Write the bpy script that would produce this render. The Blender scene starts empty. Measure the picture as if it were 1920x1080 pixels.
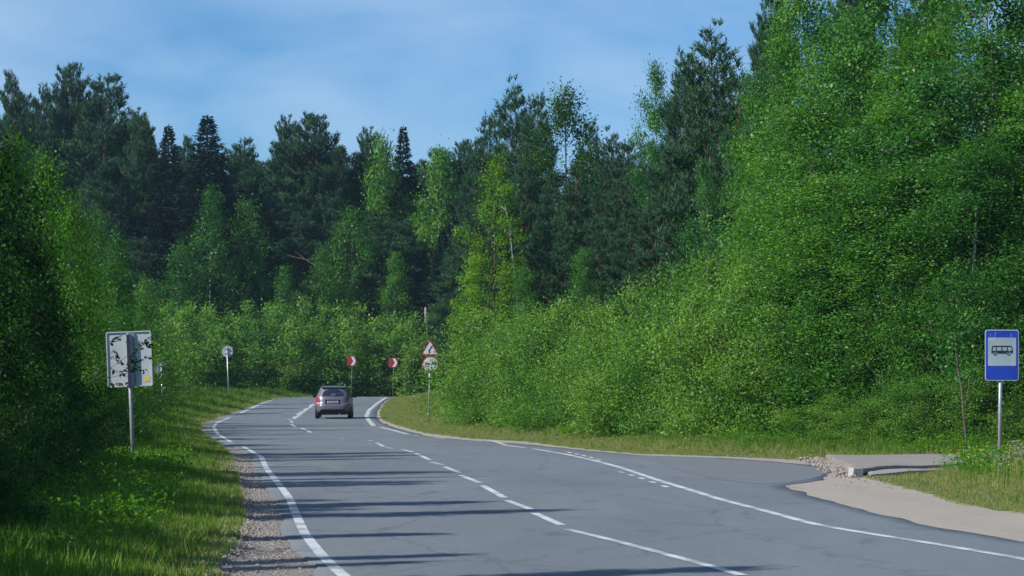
import bpy, math, random
import numpy as np
from mathutils import Vector, noise

S = bpy.context.scene
COL = S.collection
rad = math.radians
FPX = 5000.0            # focal length in pixels of the 1920 px wide photograph
EYE = 1.69              # camera height
HOR = 718.0             # row of the horizon

# ------------------------------------------------------------------ camera
cam_data = bpy.data.cameras.new('camera')
cam = bpy.data.objects.new('camera', cam_data)
COL.objects.link(cam)
cam.location = (0, 0, EYE)
cam.rotation_euler = (rad(90), 0, 0)
cam_data.sensor_width = 36.0
cam_data.lens = FPX / 1920.0 * 36.0
cam_data.shift_y = (HOR - 540.0) / 1920.0
cam_data.clip_start = 0.2
cam_data.clip_end = 6000
S.camera = cam

# ------------------------------------------------------------------ light
SUN_AZ = 243.0          # compass degrees, clockwise from +Y (where the sun stands)
SUN_EL = 36.0
SUN_STRENGTH = 4.6
SKY_STRENGTH = 0.078
EXPOSURE = 0.48

world = bpy.data.worlds.new('World')
S.world = world
world.use_nodes = True
wn = world.node_tree.nodes; wl = world.node_tree.links
for n in list(wn): wn.remove(n)
w_out = wn.new('ShaderNodeOutputWorld')
w_bg = wn.new('ShaderNodeBackground')
w_bg.inputs['Strength'].default_value = SKY_STRENGTH
sky = wn.new('ShaderNodeTexSky')
sky.sky_type = 'NISHITA'
sky.sun_disc = False
sky.sun_elevation = rad(SUN_EL)
sky.sun_rotation = rad(SUN_AZ)
sky.air_density = 1.0
sky.dust_density = 0.15
sky.ozone_density = 5.0
sky.altitude = 300
# thin high cloud mixed over the blue, laid out on a plane far overhead
tc = wn.new('ShaderNodeTexCoord')
sep = wn.new('ShaderNodeSeparateXYZ')
wl.new(tc.outputs['Generated'], sep.inputs[0])
def wmath(op, a, b=None, clamp=False):
    m = wn.new('ShaderNodeMath'); m.operation = op; m.use_clamp = clamp
    for i, v in enumerate((a, b)):
        if v is None: continue
        if isinstance(v, (int, float)): m.inputs[i].default_value = v
        else: wl.new(v, m.inputs[i])
    return m.outputs[0]
up = wmath('ADD', wmath('MAXIMUM', sep.outputs['Z'], 0.0), 0.22)
cx = wmath('DIVIDE', sep.outputs['X'], up)
cy = wmath('DIVIDE', sep.outputs['Y'], up)
comb = wn.new('ShaderNodeCombineXYZ')
wl.new(cx, comb.inputs[0]); wl.new(cy, comb.inputs[1])
cn = wn.new('ShaderNodeTexNoise')
cn.inputs['Scale'].default_value = 2.1
cn.inputs['Detail'].default_value = 7
cn.inputs['Roughness'].default_value = 0.48
cn.inputs['Distortion'].default_value = 0.35
cmap = wn.new('ShaderNodeMapping')
cmap.inputs['Location'].default_value = (0.3, 1.9, 0)
cmap.inputs['Scale'].default_value = (1.5, 1.0, 1)
wl.new(comb.outputs[0], cmap.inputs['Vector'])
wl.new(cmap.outputs[0], cn.inputs['Vector'])
cr = wn.new('ShaderNodeValToRGB')
cr.color_ramp.elements[0].position = 0.37; cr.color_ramp.elements[0].color = (0, 0, 0, 1)
cr.color_ramp.elements[1].position = 0.78; cr.color_ramp.elements[1].color = (1, 1, 1, 1)
wl.new(cn.outputs['Fac'], cr.inputs['Fac'])
tint = wn.new('ShaderNodeMix'); tint.data_type = 'RGBA'; tint.blend_type = 'MULTIPLY'
tint.inputs[0].default_value = 1.0
wl.new(sky.outputs[0], tint.inputs[6])
tint.inputs[7].default_value = (0.58, 0.86, 1.10, 1)
mixc = wn.new('ShaderNodeMix'); mixc.data_type = 'RGBA'
wl.new(wmath('MULTIPLY', cr.outputs[0], 0.75), mixc.inputs[0])
wl.new(tint.outputs[2], mixc.inputs[6])
mixc.inputs[7].default_value = (4.9, 6.6, 8.6, 1)
wl.new(mixc.outputs[2], w_bg.inputs['Color'])
wl.new(w_bg.outputs[0], w_out.inputs['Surface'])

sun_data = bpy.data.lights.new('sun', 'SUN')
sun_data.energy = SUN_STRENGTH
sun_data.angle = rad(0.55)
sun_data.color = (1.0, 0.955, 0.88)
sun = bpy.data.objects.new('sun', sun_data)
COL.objects.link(sun)
_az, _el = rad(SUN_AZ), rad(SUN_EL)
sun_dir = Vector((math.sin(_az) * math.cos(_el), math.cos(_az) * math.cos(_el), math.sin(_el)))
sun.rotation_euler = (-sun_dir).to_track_quat('-Z', 'Y').to_euler()
sun.location = (-60, -20, 60)

S.view_settings.view_transform = 'Standard'
S.view_settings.look = 'None'
S.view_settings.gamma = 1
S.view_settings.exposure = EXPOSURE
S.view_settings.use_curve_mapping = False
S.cycles.max_bounces = 7
S.cycles.diffuse_bounces = 3
S.cycles.glossy_bounces = 2
S.cycles.transmission_bounces = 4
S.cycles.transparent_max_bounces = 6
S.cycles.volume_bounces = 0
S.cycles.use_denoising = True
S.cycles.sample_clamp_indirect = 4

# ------------------------------------------------------------------ helpers
def tag(o, label=None, cat=None, group=None, kind=None):
    if label: o['label'] = label
    if cat: o['category'] = cat
    if group: o['group'] = group
    if kind: o['kind'] = kind
    return o

def empty(name, loc=(0, 0, 0), rz=0.0, label=None, cat=None, group=None, tilt=(0, 0)):
    o = bpy.data.objects.new(name, None)
    o.empty_display_size = 0.2
    COL.objects.link(o)
    o.location = loc
    o.rotation_euler = (tilt[0], tilt[1], rz)
    return tag(o, label, cat, group)

def mesh_np(name, V, F, mats=(), tint=None, smooth=False, midx=None):
    """V (n,3); F a list of (m,k) index arrays; tint = one float per face"""
    V = np.asarray(V, dtype=np.float32)
    F = [np.asarray(f, dtype=np.int32) for f in F if len(f)]
    me = bpy.data.meshes.new(name)
    me.vertices.add(len(V)); me.vertices.foreach_set('co', V.ravel())
    tot = np.concatenate([np.full(len(f), f.shape[1], dtype=np.int32) for f in F])
    idx = np.concatenate([f.ravel() for f in F])
    me.loops.add(len(idx)); me.loops.foreach_set('vertex_index', idx)
    me.polygons.add(len(tot))
    st = np.zeros(len(tot), dtype=np.int32); st[1:] = np.cumsum(tot)[:-1]
    me.polygons.foreach_set('loop_start', st)
    me.polygons.foreach_set('loop_total', tot)
    if smooth: me.polygons.foreach_set('use_smooth', np.ones(len(tot), dtype=bool))
    for m in mats: me.materials.append(m)
    if midx is not None: me.polygons.foreach_set('material_index', np.asarray(midx, dtype=np.int32))
    if tint is not None:
        a = me.attributes.new('tint', 'FLOAT', 'FACE')
        a.data.foreach_set('value', np.asarray(tint, dtype=np.float32))
    me.update(calc_edges=True)
    me.validate()
    return me

def link(name, me, parent=None, loc=(0, 0, 0), rot=(0, 0, 0)):
    o = bpy.data.objects.new(name, me)
    COL.objects.link(o)
    if parent is not None: o.parent = parent
    o.location = loc; o.rotation_euler = rot
    return o

class MB:
    """collects simple solids into one mesh"""
    def __init__(s): s.v = []; s.f = []
    def add(s, v, f):
        b = len(s.v); s.v += [tuple(p) for p in v]; s.f += [tuple(b + i for i in q) for q in f]; return s
    def box(s, x0, x1, y0, y1, z0, z1):
        v = [(x, y, z) for z in (z0, z1) for y in (y0, y1) for x in (x0, x1)]
        return s.add(v, [(0, 2, 3, 1), (4, 5, 7, 6), (0, 1, 5, 4), (2, 6, 7, 3), (0, 4, 6, 2), (1, 3, 7, 5)])
    def prism(s, pts, y0, y1):
        """polygon in the xz plane, thickness from y0 (front) to y1 (back)"""
        n = len(pts)
        v = [(x, y0, z) for x, z in pts] + [(x, y1, z) for x, z in pts]
        f = [tuple(range(n)), tuple(range(2 * n - 1, n - 1, -1))]
        f += [(i, i + n, (i + 1) % n + n, (i + 1) % n) for i in range(n)]
        return s.add(v, f)
    def ring(s, outer, inner, y0, y1):
        n = len(outer)
        v = [(x, y0, z) for x, z in outer] + [(x, y0, z) for x, z in inner] + [(x, y1, z) for x, z in outer] + [(x, y1, z) for x, z in inner]
        f = []
        for i in range(n):
            j = (i + 1) % n
            f += [(i, j, j + n, i + n), (i + 2 * n, i + 3 * n, j + 3 * n, j + 2 * n), (i, i + 2 * n, j + 2 * n, j), (i + n, j + n, j + 3 * n, i + 3 * n)]
        return s.add(v, f)
    def tube(s, pts, radii, n=8, cap=True):
        pts = [Vector(p) for p in pts]
        rings = []
        for i, p in enumerate(pts):
            d = (pts[min(i + 1, len(pts) - 1)] - pts[max(i - 1, 0)]).normalized()
            a = d.cross(Vector((0, 1, 0))) if abs(d.y) < .9 else d.cross(Vector((1, 0, 0)))
            a.normalize(); b = d.cross(a)
            r = radii[i] if hasattr(radii, '__len__') else radii
            rings.append([p + (a * math.cos(t) + b * math.sin(t)) * r for t in [k * 2 * math.pi / n for k in range(n)]])
        v = [q for r in rings for q in r]
        f = []
        for i in range(len(rings) - 1):
            for k in range(n):
                f.append((i * n + k, i * n + (k + 1) % n, (i + 1) * n + (k + 1) % n, (i + 1) * n + k))
        if cap:
            f.append(tuple(range(n - 1, -1, -1))); f.append(tuple((len(rings) - 1) * n + k for k in range(n)))
        return s.add(v, f)
    def mesh(s, name, mat, smooth=False):
        me = bpy.data.meshes.new(name)
        me.from_pydata(s.v, [], s.f); me.update()
        me.materials.append(mat)
        if smooth:
            for p in me.polygons: p.use_smooth = len(p.vertices) == 4
        return me
    def build(s, name, mat, parent=None, loc=(0, 0, 0), rot=(0, 0, 0), smooth=False):
        return link(name, s.mesh(name, mat, smooth), parent, loc, rot)

# ------------------------------------------------------------------ materials
def new_mat(name):
    m = bpy.data.materials.new(name); m.use_nodes = True
    nt = m.node_tree
    for n in list(nt.nodes): nt.nodes.remove(n)
    out = nt.nodes.new('ShaderNodeOutputMaterial')
    return m, nt, out

def N(nt, kind, **kw):
    n = nt.nodes.new(kind)
    for k, v in kw.items():
        if k in n.inputs: n.inputs[k].default_value = v
        else: setattr(n, k, v)
    return n

def simple(name, rgb, rough=0.6, metal=0.0, spec=0.5, var=0.12, scale=6.0, dirt=None, bump=0.0):
    m, nt, out = new_mat(name)
    p = N(nt, 'ShaderNodeBsdfPrincipled', Roughness=rough, Metallic=metal)
    p.inputs['Specular IOR Level'].default_value = spec
    t = N(nt, 'ShaderNodeTexCoord')
    no = N(nt, 'ShaderNodeTexNoise', Scale=scale, Detail=5.0)
    nt.links.new(t.outputs['Object'], no.inputs['Vector'])
    r = N(nt, 'ShaderNodeValToRGB')
    lo = tuple(c * (1 - var) for c in rgb) if dirt is None else dirt
    r.color_ramp.elements[0].color = (*lo, 1); r.color_ramp.elements[0].position = .3
    r.color_ramp.elements[1].color = (*[min(1, c * (1 + var)) for c in rgb], 1); r.color_ramp.elements[1].position = .7 if dirt is None else .5
    nt.links.new(no.outputs['Fac'], r.inputs['Fac'])
    nt.links.new(r.outputs[0], p.inputs['Base Color'])
    if bump:
        b = N(nt, 'ShaderNodeBump', Strength=bump, Distance=.01)
        nt.links.new(no.outputs['Fac'], b.inputs['Height']); nt.links.new(b.outputs[0], p.inputs['Normal'])
    nt.links.new(p.outputs[0], out.inputs[0])
    return m

def leaf_mat(name, dark, mid, light, trans=0.35, rough=0.5, spec=0.35, objvar=0.25):
    """foliage: per leaf tint attribute plus a shift per tree, light passing through the blade"""
    m, nt, out = new_mat(name)
    at = N(nt, 'ShaderNodeAttribute', attribute_name='tint')
    oi = N(nt, 'ShaderNodeObjectInfo')
    a = N(nt, 'ShaderNodeMath', operation='MULTIPLY_ADD')
    a.inputs[1].default_value = objvar; 
    nt.links.new(oi.outputs['Random'], a.inputs[0]); nt.links.new(at.outputs['Fac'], a.inputs[2])
    sb = N(nt, 'ShaderNodeMath', operation='SUBTRACT'); sb.inputs[1].default_value = objvar * .5
    nt.links.new(a.outputs[0], sb.inputs[0])
    r = N(nt, 'ShaderNodeValToRGB')
    r.color_ramp.elements[0].color = (*dark, 1); r.color_ramp.elements[0].position = 0.05
    r.color_ramp.elements[1].color = (*light, 1); r.color_ramp.elements[1].position = 0.95
    e = r.color_ramp.elements.new(0.5); e.color = (*mid, 1)
    nt.links.new(sb.outputs[0], r.inputs['Fac'])
    p = N(nt, 'ShaderNodeBsdfPrincipled', Roughness=rough)
    p.inputs['Specular IOR Level'].default_value = spec
    nt.links.new(r.outputs[0], p.inputs['Base Color'])
    tr = N(nt, 'ShaderNodeBsdfTranslucent')
    g = N(nt, 'ShaderNodeMix', data_type='RGBA', blend_type='MULTIPLY'); g.inputs[0].default_value = 1
    nt.links.new(r.outputs[0], g.inputs[6]); g.inputs[7].default_value = (1.5, 1.7, .55, 1)
    nt.links.new(g.outputs[2], tr.inputs['Color'])
    mx = N(nt, 'ShaderNodeMixShader'); mx.inputs[0].default_value = trans
    nt.links.new(p.outputs[0], mx.inputs[1]); nt.links.new(tr.outputs[0], mx.inputs[2])
    nt.links.new(mx.outputs[0], out.inputs[0])
    return m

M = {}
M['birch_leaf'] = leaf_mat('birch_leaf', (.020, .085, .012), (.044, .150, .017), (.105, .245, .022), rough=.42, spec=.2, objvar=.5)
M['aspen_leaf'] = leaf_mat('aspen_leaf', (.018, .090, .014), (.040, .150, .020), (.085, .225, .028), rough=.40, spec=.34, objvar=.3)
M['maple_leaf'] = leaf_mat('maple_leaf', (.05, .13, .006), (.105, .23, .010), (.19, .32, .014), rough=.5, spec=.2, trans=.45)
M['willow_leaf'] = leaf_mat('willow_leaf', (.050, .150, .020), (.100, .225, .032), (.185, .315, .048), rough=.48, spec=.25, trans=.4, objvar=.4)
M['shade_leaf'] = leaf_mat('shade_leaf', (.005, .026, .002), (.013, .060, .003), (.045, .155, .005), rough=.5, spec=.2, trans=.35)  # greens darkened, so the colour itself carries the shade of the left trees
M['sunlit_leaf'] = leaf_mat('sunlit_leaf', (.016, .070, .004), (.045, .150, .006), (.110, .265, .010), rough=.48, spec=.25, trans=.4)  # brighter counterpart of the shade greens: sunlight on the crowns put into the colour
M['pine_needle'] = leaf_mat('pine_needle', (.016, .052, .026), (.030, .084, .038), (.055, .120, .044), trans=.1, rough=.6, spec=.15)
M['spruce_needle'] = leaf_mat('spruce_needle', (.004, .016, .014), (.007, .024, .018), (.014, .038, .022), trans=.06, rough=.6, spec=.12)
M['grass_blade'] = leaf_mat('grass_blade', (.045, .120, .012), (.085, .185, .020), (.16, .25, .035), trans=.4, rough=.5, spec=.2, objvar=.35)
M['dry_blade'] = leaf_mat('dry_blade', (.15, .19, .045), (.23, .25, .085), (.36, .32, .16), trans=.35, rough=.6, spec=.15, objvar=.35)
M['herb_leaf'] = leaf_mat('herb_leaf', (.035, .125, .006), (.065, .19, .010), (.13, .27, .016), trans=.4, rough=.5, spec=.25)
M['flower'] = simple('flower', (.75, .55, .02), .7, scale=20)
M['seed_head'] = simple('seed_head', (.24, .19, .17), .8, scale=20)
M['brown_bark'] = simple('brown_bark', (.085, .065, .05), .9, var=.4, scale=9, bump=.4)
M['grey_bark'] = simple('grey_bark', (.15, .14, .13), .9, var=.5, scale=5, bump=.4)
M['pine_bark'] = simple('pine_bark', (.16, .085, .05), .9, scale=4, dirt=(.055, .045, .04), bump=.4)
M['dead_wood'] = simple('dead_wood', (.27, .25, .23), .85, var=.25, scale=8)
M['red_wood'] = simple('red_wood', (.19, .12, .10), .85, var=.25, scale=8)

def birch_bark():
    m, nt, out = new_mat('birch_bark')
    p = N(nt, 'ShaderNodeBsdfPrincipled', Roughness=.75)
    t = N(nt, 'ShaderNodeTexCoord'); mp = N(nt, 'ShaderNodeMapping'); mp.inputs['Scale'].default_value = (2, 2, 14)
    no = N(nt, 'ShaderNodeTexNoise', Scale=1.0, Detail=4.0)
    nt.links.new(t.outputs['Object'], mp.inputs[0]); nt.links.new(mp.outputs[0], no.inputs['Vector'])
    r = N(nt, 'ShaderNodeValToRGB'); r.color_ramp.elements[0].position = .40; r.color_ramp.elements[0].color = (.05, .045, .04, 1)
    r.color_ramp.elements[1].position = .50; r.color_ramp.elements[1].color = (.34, .33, .31, 1)
    nt.links.new(no.outputs['Fac'], r.inputs['Fac']); nt.links.new(r.outputs[0], p.inputs['Base Color'])
    nt.links.new(p.outputs[0], out.inputs[0]); return m
M['birch_bark'] = birch_bark()

def noise_layers(name, cols, layers, rough=.9, bump=None, spec=.3):
    """base colour cols[0]; each layer = (scale, detail, lo, hi, rgb, amount, stretch)"""
    m, nt, out = new_mat(name)
    p = N(nt, 'ShaderNodeBsdfPrincipled', Roughness=rough); p.inputs['Specular IOR Level'].default_value = spec
    t = N(nt, 'ShaderNodeTexCoord')
    cur = None
    for k, (sc, det, lo, hi, rgb, amt, stretch) in enumerate(layers):
        mp = N(nt, 'ShaderNodeMapping'); mp.inputs['Scale'].default_value = stretch; mp.inputs['Location'].default_value = (k * 13.1, k * 7.7, 0)
        nt.links.new(t.outputs['Object'], mp.inputs[0])
        no = N(nt, 'ShaderNodeTexNoise', Scale=sc, Detail=det, Roughness=.6)
        nt.links.new(mp.outputs[0], no.inputs['Vector'])
        mr = N(nt, 'ShaderNodeMapRange'); mr.inputs[1].default_value = lo; mr.inputs[2].default_value = hi; mr.inputs[4].default_value = amt
        nt.links.new(no.outputs['Fac'], mr.inputs[0])
        mx = N(nt, 'ShaderNodeMix', data_type='RGBA')
        nt.links.new(mr.outputs[0], mx.inputs[0])
        if cur is None: mx.inputs[6].default_value = (*cols, 1)
        else: nt.links.new(cur, mx.inputs[6])
        mx.inputs[7].default_value = (*rgb, 1)
        cur = mx.outputs[2]
    if name == 'asphalt':
        wv = N(nt, 'ShaderNodeTexNoise', Scale=1.4, Detail=4.0); nt.links.new(t.outputs['Object'], wv.inputs['Vector'])
        av = N(nt, 'ShaderNodeMix', data_type='VECTOR'); av.inputs[0].default_value = .25
        nt.links.new(t.outputs['Object'], av.inputs[4]); nt.links.new(wv.outputs['Color'], av.inputs[5])
        mpv = N(nt, 'ShaderNodeMapping'); mpv.inputs['Scale'].default_value = (.42, .16, 1); nt.links.new(av.outputs[1], mpv.inputs[0])
        vo = N(nt, 'ShaderNodeTexVoronoi', feature='DISTANCE_TO_EDGE', Scale=1.0); nt.links.new(mpv.outputs[0], vo.inputs['Vector'])
        mrv = N(nt, 'ShaderNodeMapRange'); mrv.inputs[1].default_value = .004; mrv.inputs[2].default_value = .010; mrv.inputs[3].default_value = .30; mrv.inputs[4].default_value = 0
        nt.links.new(vo.outputs['Distance'], mrv.inputs[0])
        mxv = N(nt, 'ShaderNodeMix', data_type='RGBA'); nt.links.new(mrv.outputs[0], mxv.inputs[0]); nt.links.new(cur, mxv.inputs[6]); mxv.inputs[7].default_value = (.05, .055, .065, 1)
        cur = mxv.outputs[2]
    nt.links.new(cur, p.inputs['Base Color'])
    if bump:
        nb = N(nt, 'ShaderNodeTexNoise', Scale=bump[0], Detail=6.0)
        nt.links.new(t.outputs['Object'], nb.inputs['Vector'])
        b = N(nt, 'ShaderNodeBump', Strength=bump[1], Distance=bump[2])
        nt.links.new(nb.outputs['Fac'], b.inputs['Height']); nt.links.new(b.outputs[0], p.inputs['Normal'])
    nt.links.new(p.outputs[0], out.inputs[0])
    return m

M['asphalt'] = noise_layers('asphalt', (.136, .160, .180), [
    (13, 6, .50, .72, (.175, .190, .205), .5, (1, .35, 1)),
    (11, 6, .48, .28, (.085, .100, .115), .5, (1, .35, 1)),
    (90, 3, .50, .75, (.23, .25, .27), .8, (1, 1, 1)),
    (60, 3, .50, .28, (.055, .06, .07), .7, (1, 1, 1)),
    (.35, 5, .45, .70, (.100, .116, .132), .75, (1, .25, 1)),
    (.9, 6, .52, .72, (.165, .180, .192), .6, (1, .12, 1)),
    (1.6, 8, .60, .66, (.07, .078, .09), .5, (1, .3, 1))], rough=.82, bump=(160, .5, .006), spec=.35)
M['new_asphalt'] = noise_layers('new_asphalt', (.128, .146, .162), [
    (80, 3, .5, .75, (.16, .155, .16), .8, (1, 1, 1)),
    (.8, 6, .45, .7, (.165, .160, .160), .7, (1, .5, 1))], rough=.9, bump=(160, .5, .006))
M['sand'] = noise_layers('sand', (.335, .295, .25), [
    (55, 4, .55, .75, (.47, .43, .38), .8, (1, 1, 1)),
    (40, 4, .45, .25, (.16, .135, .115), .8, (1, 1, 1)),
    (.7, 6, .45, .7, (.28, .245, .205), .7, (1, .4, 1)),
    (9, 5, .62, .72, (.14, .12, .10), .6, (1, 1, 1))], rough=.95, bump=(45, .9, .02))
M['gravel'] = noise_layers('gravel', (.215, .20, .185), [
    (26, 4, .52, .72, (.38, .35, .31), .9, (1, 1, 1)),
    (22, 4, .45, .25, (.09, .08, .07), .9, (1, 1, 1)),
    (1.1, 5, .5, .7, (.16, .16, .10), .6, (1, .4, 1))], rough=.95, bump=(26, 1.0, .05))
M['soil'] = noise_layers('soil', (.06, .105, .028), [
    (.6, 5, .4, .65, (.09, .14, .038), .8, (1, .5, 1)),
    (2.5, 6, .55, .75, (.14, .13, .065), .55, (1, .5, 1)),
    (12, 4, .5, .3, (.025, .045, .012), .8, (1, 1, 1))], rough=1, bump=(12, 1, .05))
M['concrete'] = noise_layers('concrete', (.235, .21, .19), [
    (1.2, 6, .45, .7, (.19, .18, .17), .7, (1, .5, 1)),
    (30, 4, .5, .72, (.29, .28, .27), .6, (1, 1, 1)),
    (30, 4, .45, .25, (.13, .12, .115), .6, (1, 1, 1))], rough=.92, bump=(50, .4, .01))
M['rubble_stone'] = simple('rubble_stone', (.23, .20, .175), .95, var=.35, scale=30)
M['pale_concrete'] = simple('pale_concrete', (.45, .44, .42), .9, var=.2, scale=7)

def paint_mat():
    m, nt, out = new_mat('road_paint')
    p = N(nt, 'ShaderNodeBsdfPrincipled', Roughness=.7)
    t = N(nt, 'ShaderNodeTexCoord')
    no = N(nt, 'ShaderNodeTexNoise', Scale=28.0, Detail=5.0, Roughness=.7)
    n2 = N(nt, 'ShaderNodeTexNoise', Scale=1.3, Detail=3.0)
    nt.links.new(t.outputs['Object'], no.inputs['Vector']); nt.links.new(t.outputs['Object'], n2.inputs['Vector'])
    ad = N(nt, 'ShaderNodeMath', operation='ADD'); nt.links.new(no.outputs['Fac'], ad.inputs[0]); nt.links.new(n2.outputs['Fac'], ad.inputs[1])
    r = N(nt, 'ShaderNodeValToRGB')
    r.color_ramp.elements[0].position = .40; r.color_ramp.elements[0].color = (.20, .21, .22, 1)
    r.color_ramp.elements[1].position = .55; r.color_ramp.elements[1].color = (.52, .55, .57, 1)
    ad2 = N(nt, 'ShaderNodeMath', operation='MULTIPLY'); ad2.inputs[1].default_value = .5
    nt.links.new(ad.outputs[0], ad2.inputs[0]); nt.links.new(ad2.outputs[0], r.inputs['Fac'])
    nt.links.new(r.outputs[0], p.inputs['Base Color']); nt.links.new(p.outputs[0], out.inputs[0]); return m
M['paint'] = paint_mat()

# ------------------------------------------------------------------ terrain
_zc = np.array([(-40, 0), (60, 0), (100, 0), (112, .01), (122, .04), (132, .11), (145, .27), (158, .46), (168, .61), (177, .71), (184, .73), (192, .66), (205, .40), (225, .10), (260, -.1), (400, 0), (6000, 0)], float)
def zr(Y):
    """height of the carriageway at distance Y, smooth between its control points"""
    Y = np.asarray(Y, float)
    x, z = _zc[:, 0], _zc[:, 1]
    m = np.gradient(z, x)
    i = np.clip(np.searchsorted(x, Y) - 1, 0, len(x) - 2)
    h = x[i + 1] - x[i]; t = np.clip((Y - x[i]) / h, 0, 1)
    return (z[i] * (2 * t**3 - 3 * t**2 + 1) + h * m[i] * (t**3 - 2 * t**2 + t) + z[i + 1] * (-2 * t**3 + 3 * t**2) + h * m[i + 1] * (t**3 - t**2))

_Yt = np.linspace(14, 183, 4000)
_Pt = HOR + FPX / _Yt * (EYE - zr(_Yt))          # picture row of the road surface at each distance (falls with Y)
def row_to_Y(py):
    return np.interp(py, _Pt[::-1], _Yt[::-1])
def on_road(px, py):
    Y = row_to_Y(np.asarray(py, float)); return (np.asarray(px, float) - 960) * Y / FPX, Y

def trace(pts, near=None):
    """measured outline (pixel pairs) -> function X(Y) on the road surface"""
    a = np.array(pts, float); X, Y = on_road(a[:, 0], a[:, 1])
    o = np.argsort(Y); X, Y = X[o], Y[o]
    lo = (X[1] - X[0]) / max(Y[1] - Y[0], 1e-3); hi = (X[-1] - X[-2]) / max(Y[-1] - Y[-2], 1e-3)
    def f(q):
        q = np.asarray(q, float)
        r = np.interp(q, Y, X)
        r = np.where(q < Y[0], X[0] + lo * (q - Y[0]), r)
        e = np.minimum(q - Y[-1], 60)
        return np.where(q > Y[-1], X[-1] + hi * e + .010 * e**2, r)
    return f

LEFT_LINE = [(700, 1120), (642, 1080), (603, 1042), (572, 1003), (557, 970), (543, 935), (520, 905), (500, 880), (490, 857), (456, 838), (433, 829), (409, 815), (400, 801), (408, 792), (430, 783.5), (450, 775), (471, 766), (490, 757), (513, 749.5)]
XL = trace(LEFT_LINE)
GRAVEL_EDGE = [(470, 1120), (410, 1080), (400, 1060), (440, 1030), (452, 1000), (456, 970), (452, 930), (448, 905), (440, 880), (436, 857), (415, 838), (395, 825), (376, 812), (372, 801), (378, 793), (405, 783.5), (430, 775), (462, 764), (485, 756), (509, 749)]
_XG = trace(GRAVEL_EDGE)
XG = lambda y: _XG(y) - .12
RIGHT_LINE = [(2200, 1100), (1919, 1049), (1760, 1022), (1620, 1000), (1530, 985), (1440, 960), (1350, 937), (1300, 921), (1240, 903), (1160, 876), (1110, 863), (1060, 852), (1000, 842), (975, 838), (940, 832), (908, 825.5), (835, 821.5), (770, 816.5), (714, 802), (700, 798), (690, 788), (688, 779), (694, 768), (708, 757), (725, 745.8)]
XR = trace(RIGHT_LINE)
ASPHALT_R = [(2200, 1050), (1919, 1015), (1760, 990), (1640, 963), (1560, 941), (1500, 923), (1467, 912), (1540, 900), (1560, 885), (1525, 873), (1450, 865), (1350, 859), (1200, 854), (1110, 846), (985, 833), (880, 826), (800, 818), (740, 802), (712, 790), (706, 780), (708, 770), (716, 758), (731, 745.8)]
XA = trace(ASPHALT_R)
GRASS_R = [(2300, 1010), (1919, 962), (1800, 945), (1740, 925), (1660, 905), (1600, 889), (1555, 868), (1500, 862), (1350, 855.5), (1200, 851), (1110, 843), (985, 828), (880, 822), (800, 812), (748, 798), (722, 789), (714, 780), (714, 770), (721, 758), (735, 745.8)]
XB = trace(GRASS_R)

def sstep(a, b, x):
    t = np.clip((x - a) / (b - a), 0, 1); return t * t * (3 - 2 * t)

def height(X, Y, raw=False):
    """ground height"""
    X = np.asarray(X, float); Y = np.asarray(Y, float)
    z = zr(Y)
    ur = X - XB(Y)
    Br = np.interp(Y, [20, 45, 60, 80, 100, 120, 150, 190], [.02, .05, .14, .24, .34, .42, .42, .40])
    z = z + Br * sstep(0, 4.0, ur)
    ul = XG(Y) - X
    Bl = np.interp(Y, [20, 60, 100, 150, 190], [.08, .10, .12, .30, .30])
    z = z + Bl * sstep(0, 3.5, ul)
    out = np.maximum(sstep(.3, 3, ur), sstep(.3, 3, ul))
    z = z + out * .05 * (np.sin(X * .9 + Y * .33) * np.cos(Y * .21 - X * .4))
    if not raw:                       # the bed under asphalt, sand and gravel lies 4 cm lower
        bed = sstep(.05, .35, -ur) * sstep(.05, .35, -ul)
        z = z - .04 * bed
    return z
def hraw(x, y): return float(height(x, y, True))

def sheet(name, ys, fl, fr, ncol, lift, mat, parent=None, rag=(0, 0), flat=False, skirt=0.0):
    """a strip lying on the ground between two outlines X=fl(Y) and X=fr(Y)"""
    ys = np.asarray(ys, float)
    L, R = fl(ys), fr(ys)
    rng = np.random.default_rng(len(ys) + ncol)
    if rag[0]: L = L + rag[0] * np.convolve(rng.normal(size=len(ys) + 2), [.25, .5, .25], 'valid')
    if rag[1]: R = R + rag[1] * np.convolve(rng.normal(size=len(ys) + 2), [.25, .5, .25], 'valid')
    t = np.linspace(0, 1, ncol)
    X = L[:, None] * (1 - t) + R[:, None] * t
    Yg = np.repeat(ys[:, None], ncol, 1)
    Z = height(X, Yg, True) + lift
    V = np.stack([X, Yg, Z], -1)
    if skirt:                         # the edges turn down into the bed
        a, b = V[:, :1].copy(), V[:, -1:].copy()
        a[..., 0] -= .03; a[..., 2] -= skirt; b[..., 0] += .03; b[..., 2] -= skirt
        V = np.concatenate([a, V, b], 1); ncol += 2
    V = V.reshape(-1, 3)
    i = np.arange(len(ys) - 1)[:, None] * ncol + np.arange(ncol - 1)
    F = np.stack([i, i + 1, i + 1 + ncol, i + ncol], -1).reshape(-1, 4)
    return link(name, mesh_np(name, V, [F], [mat]), parent)

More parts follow.
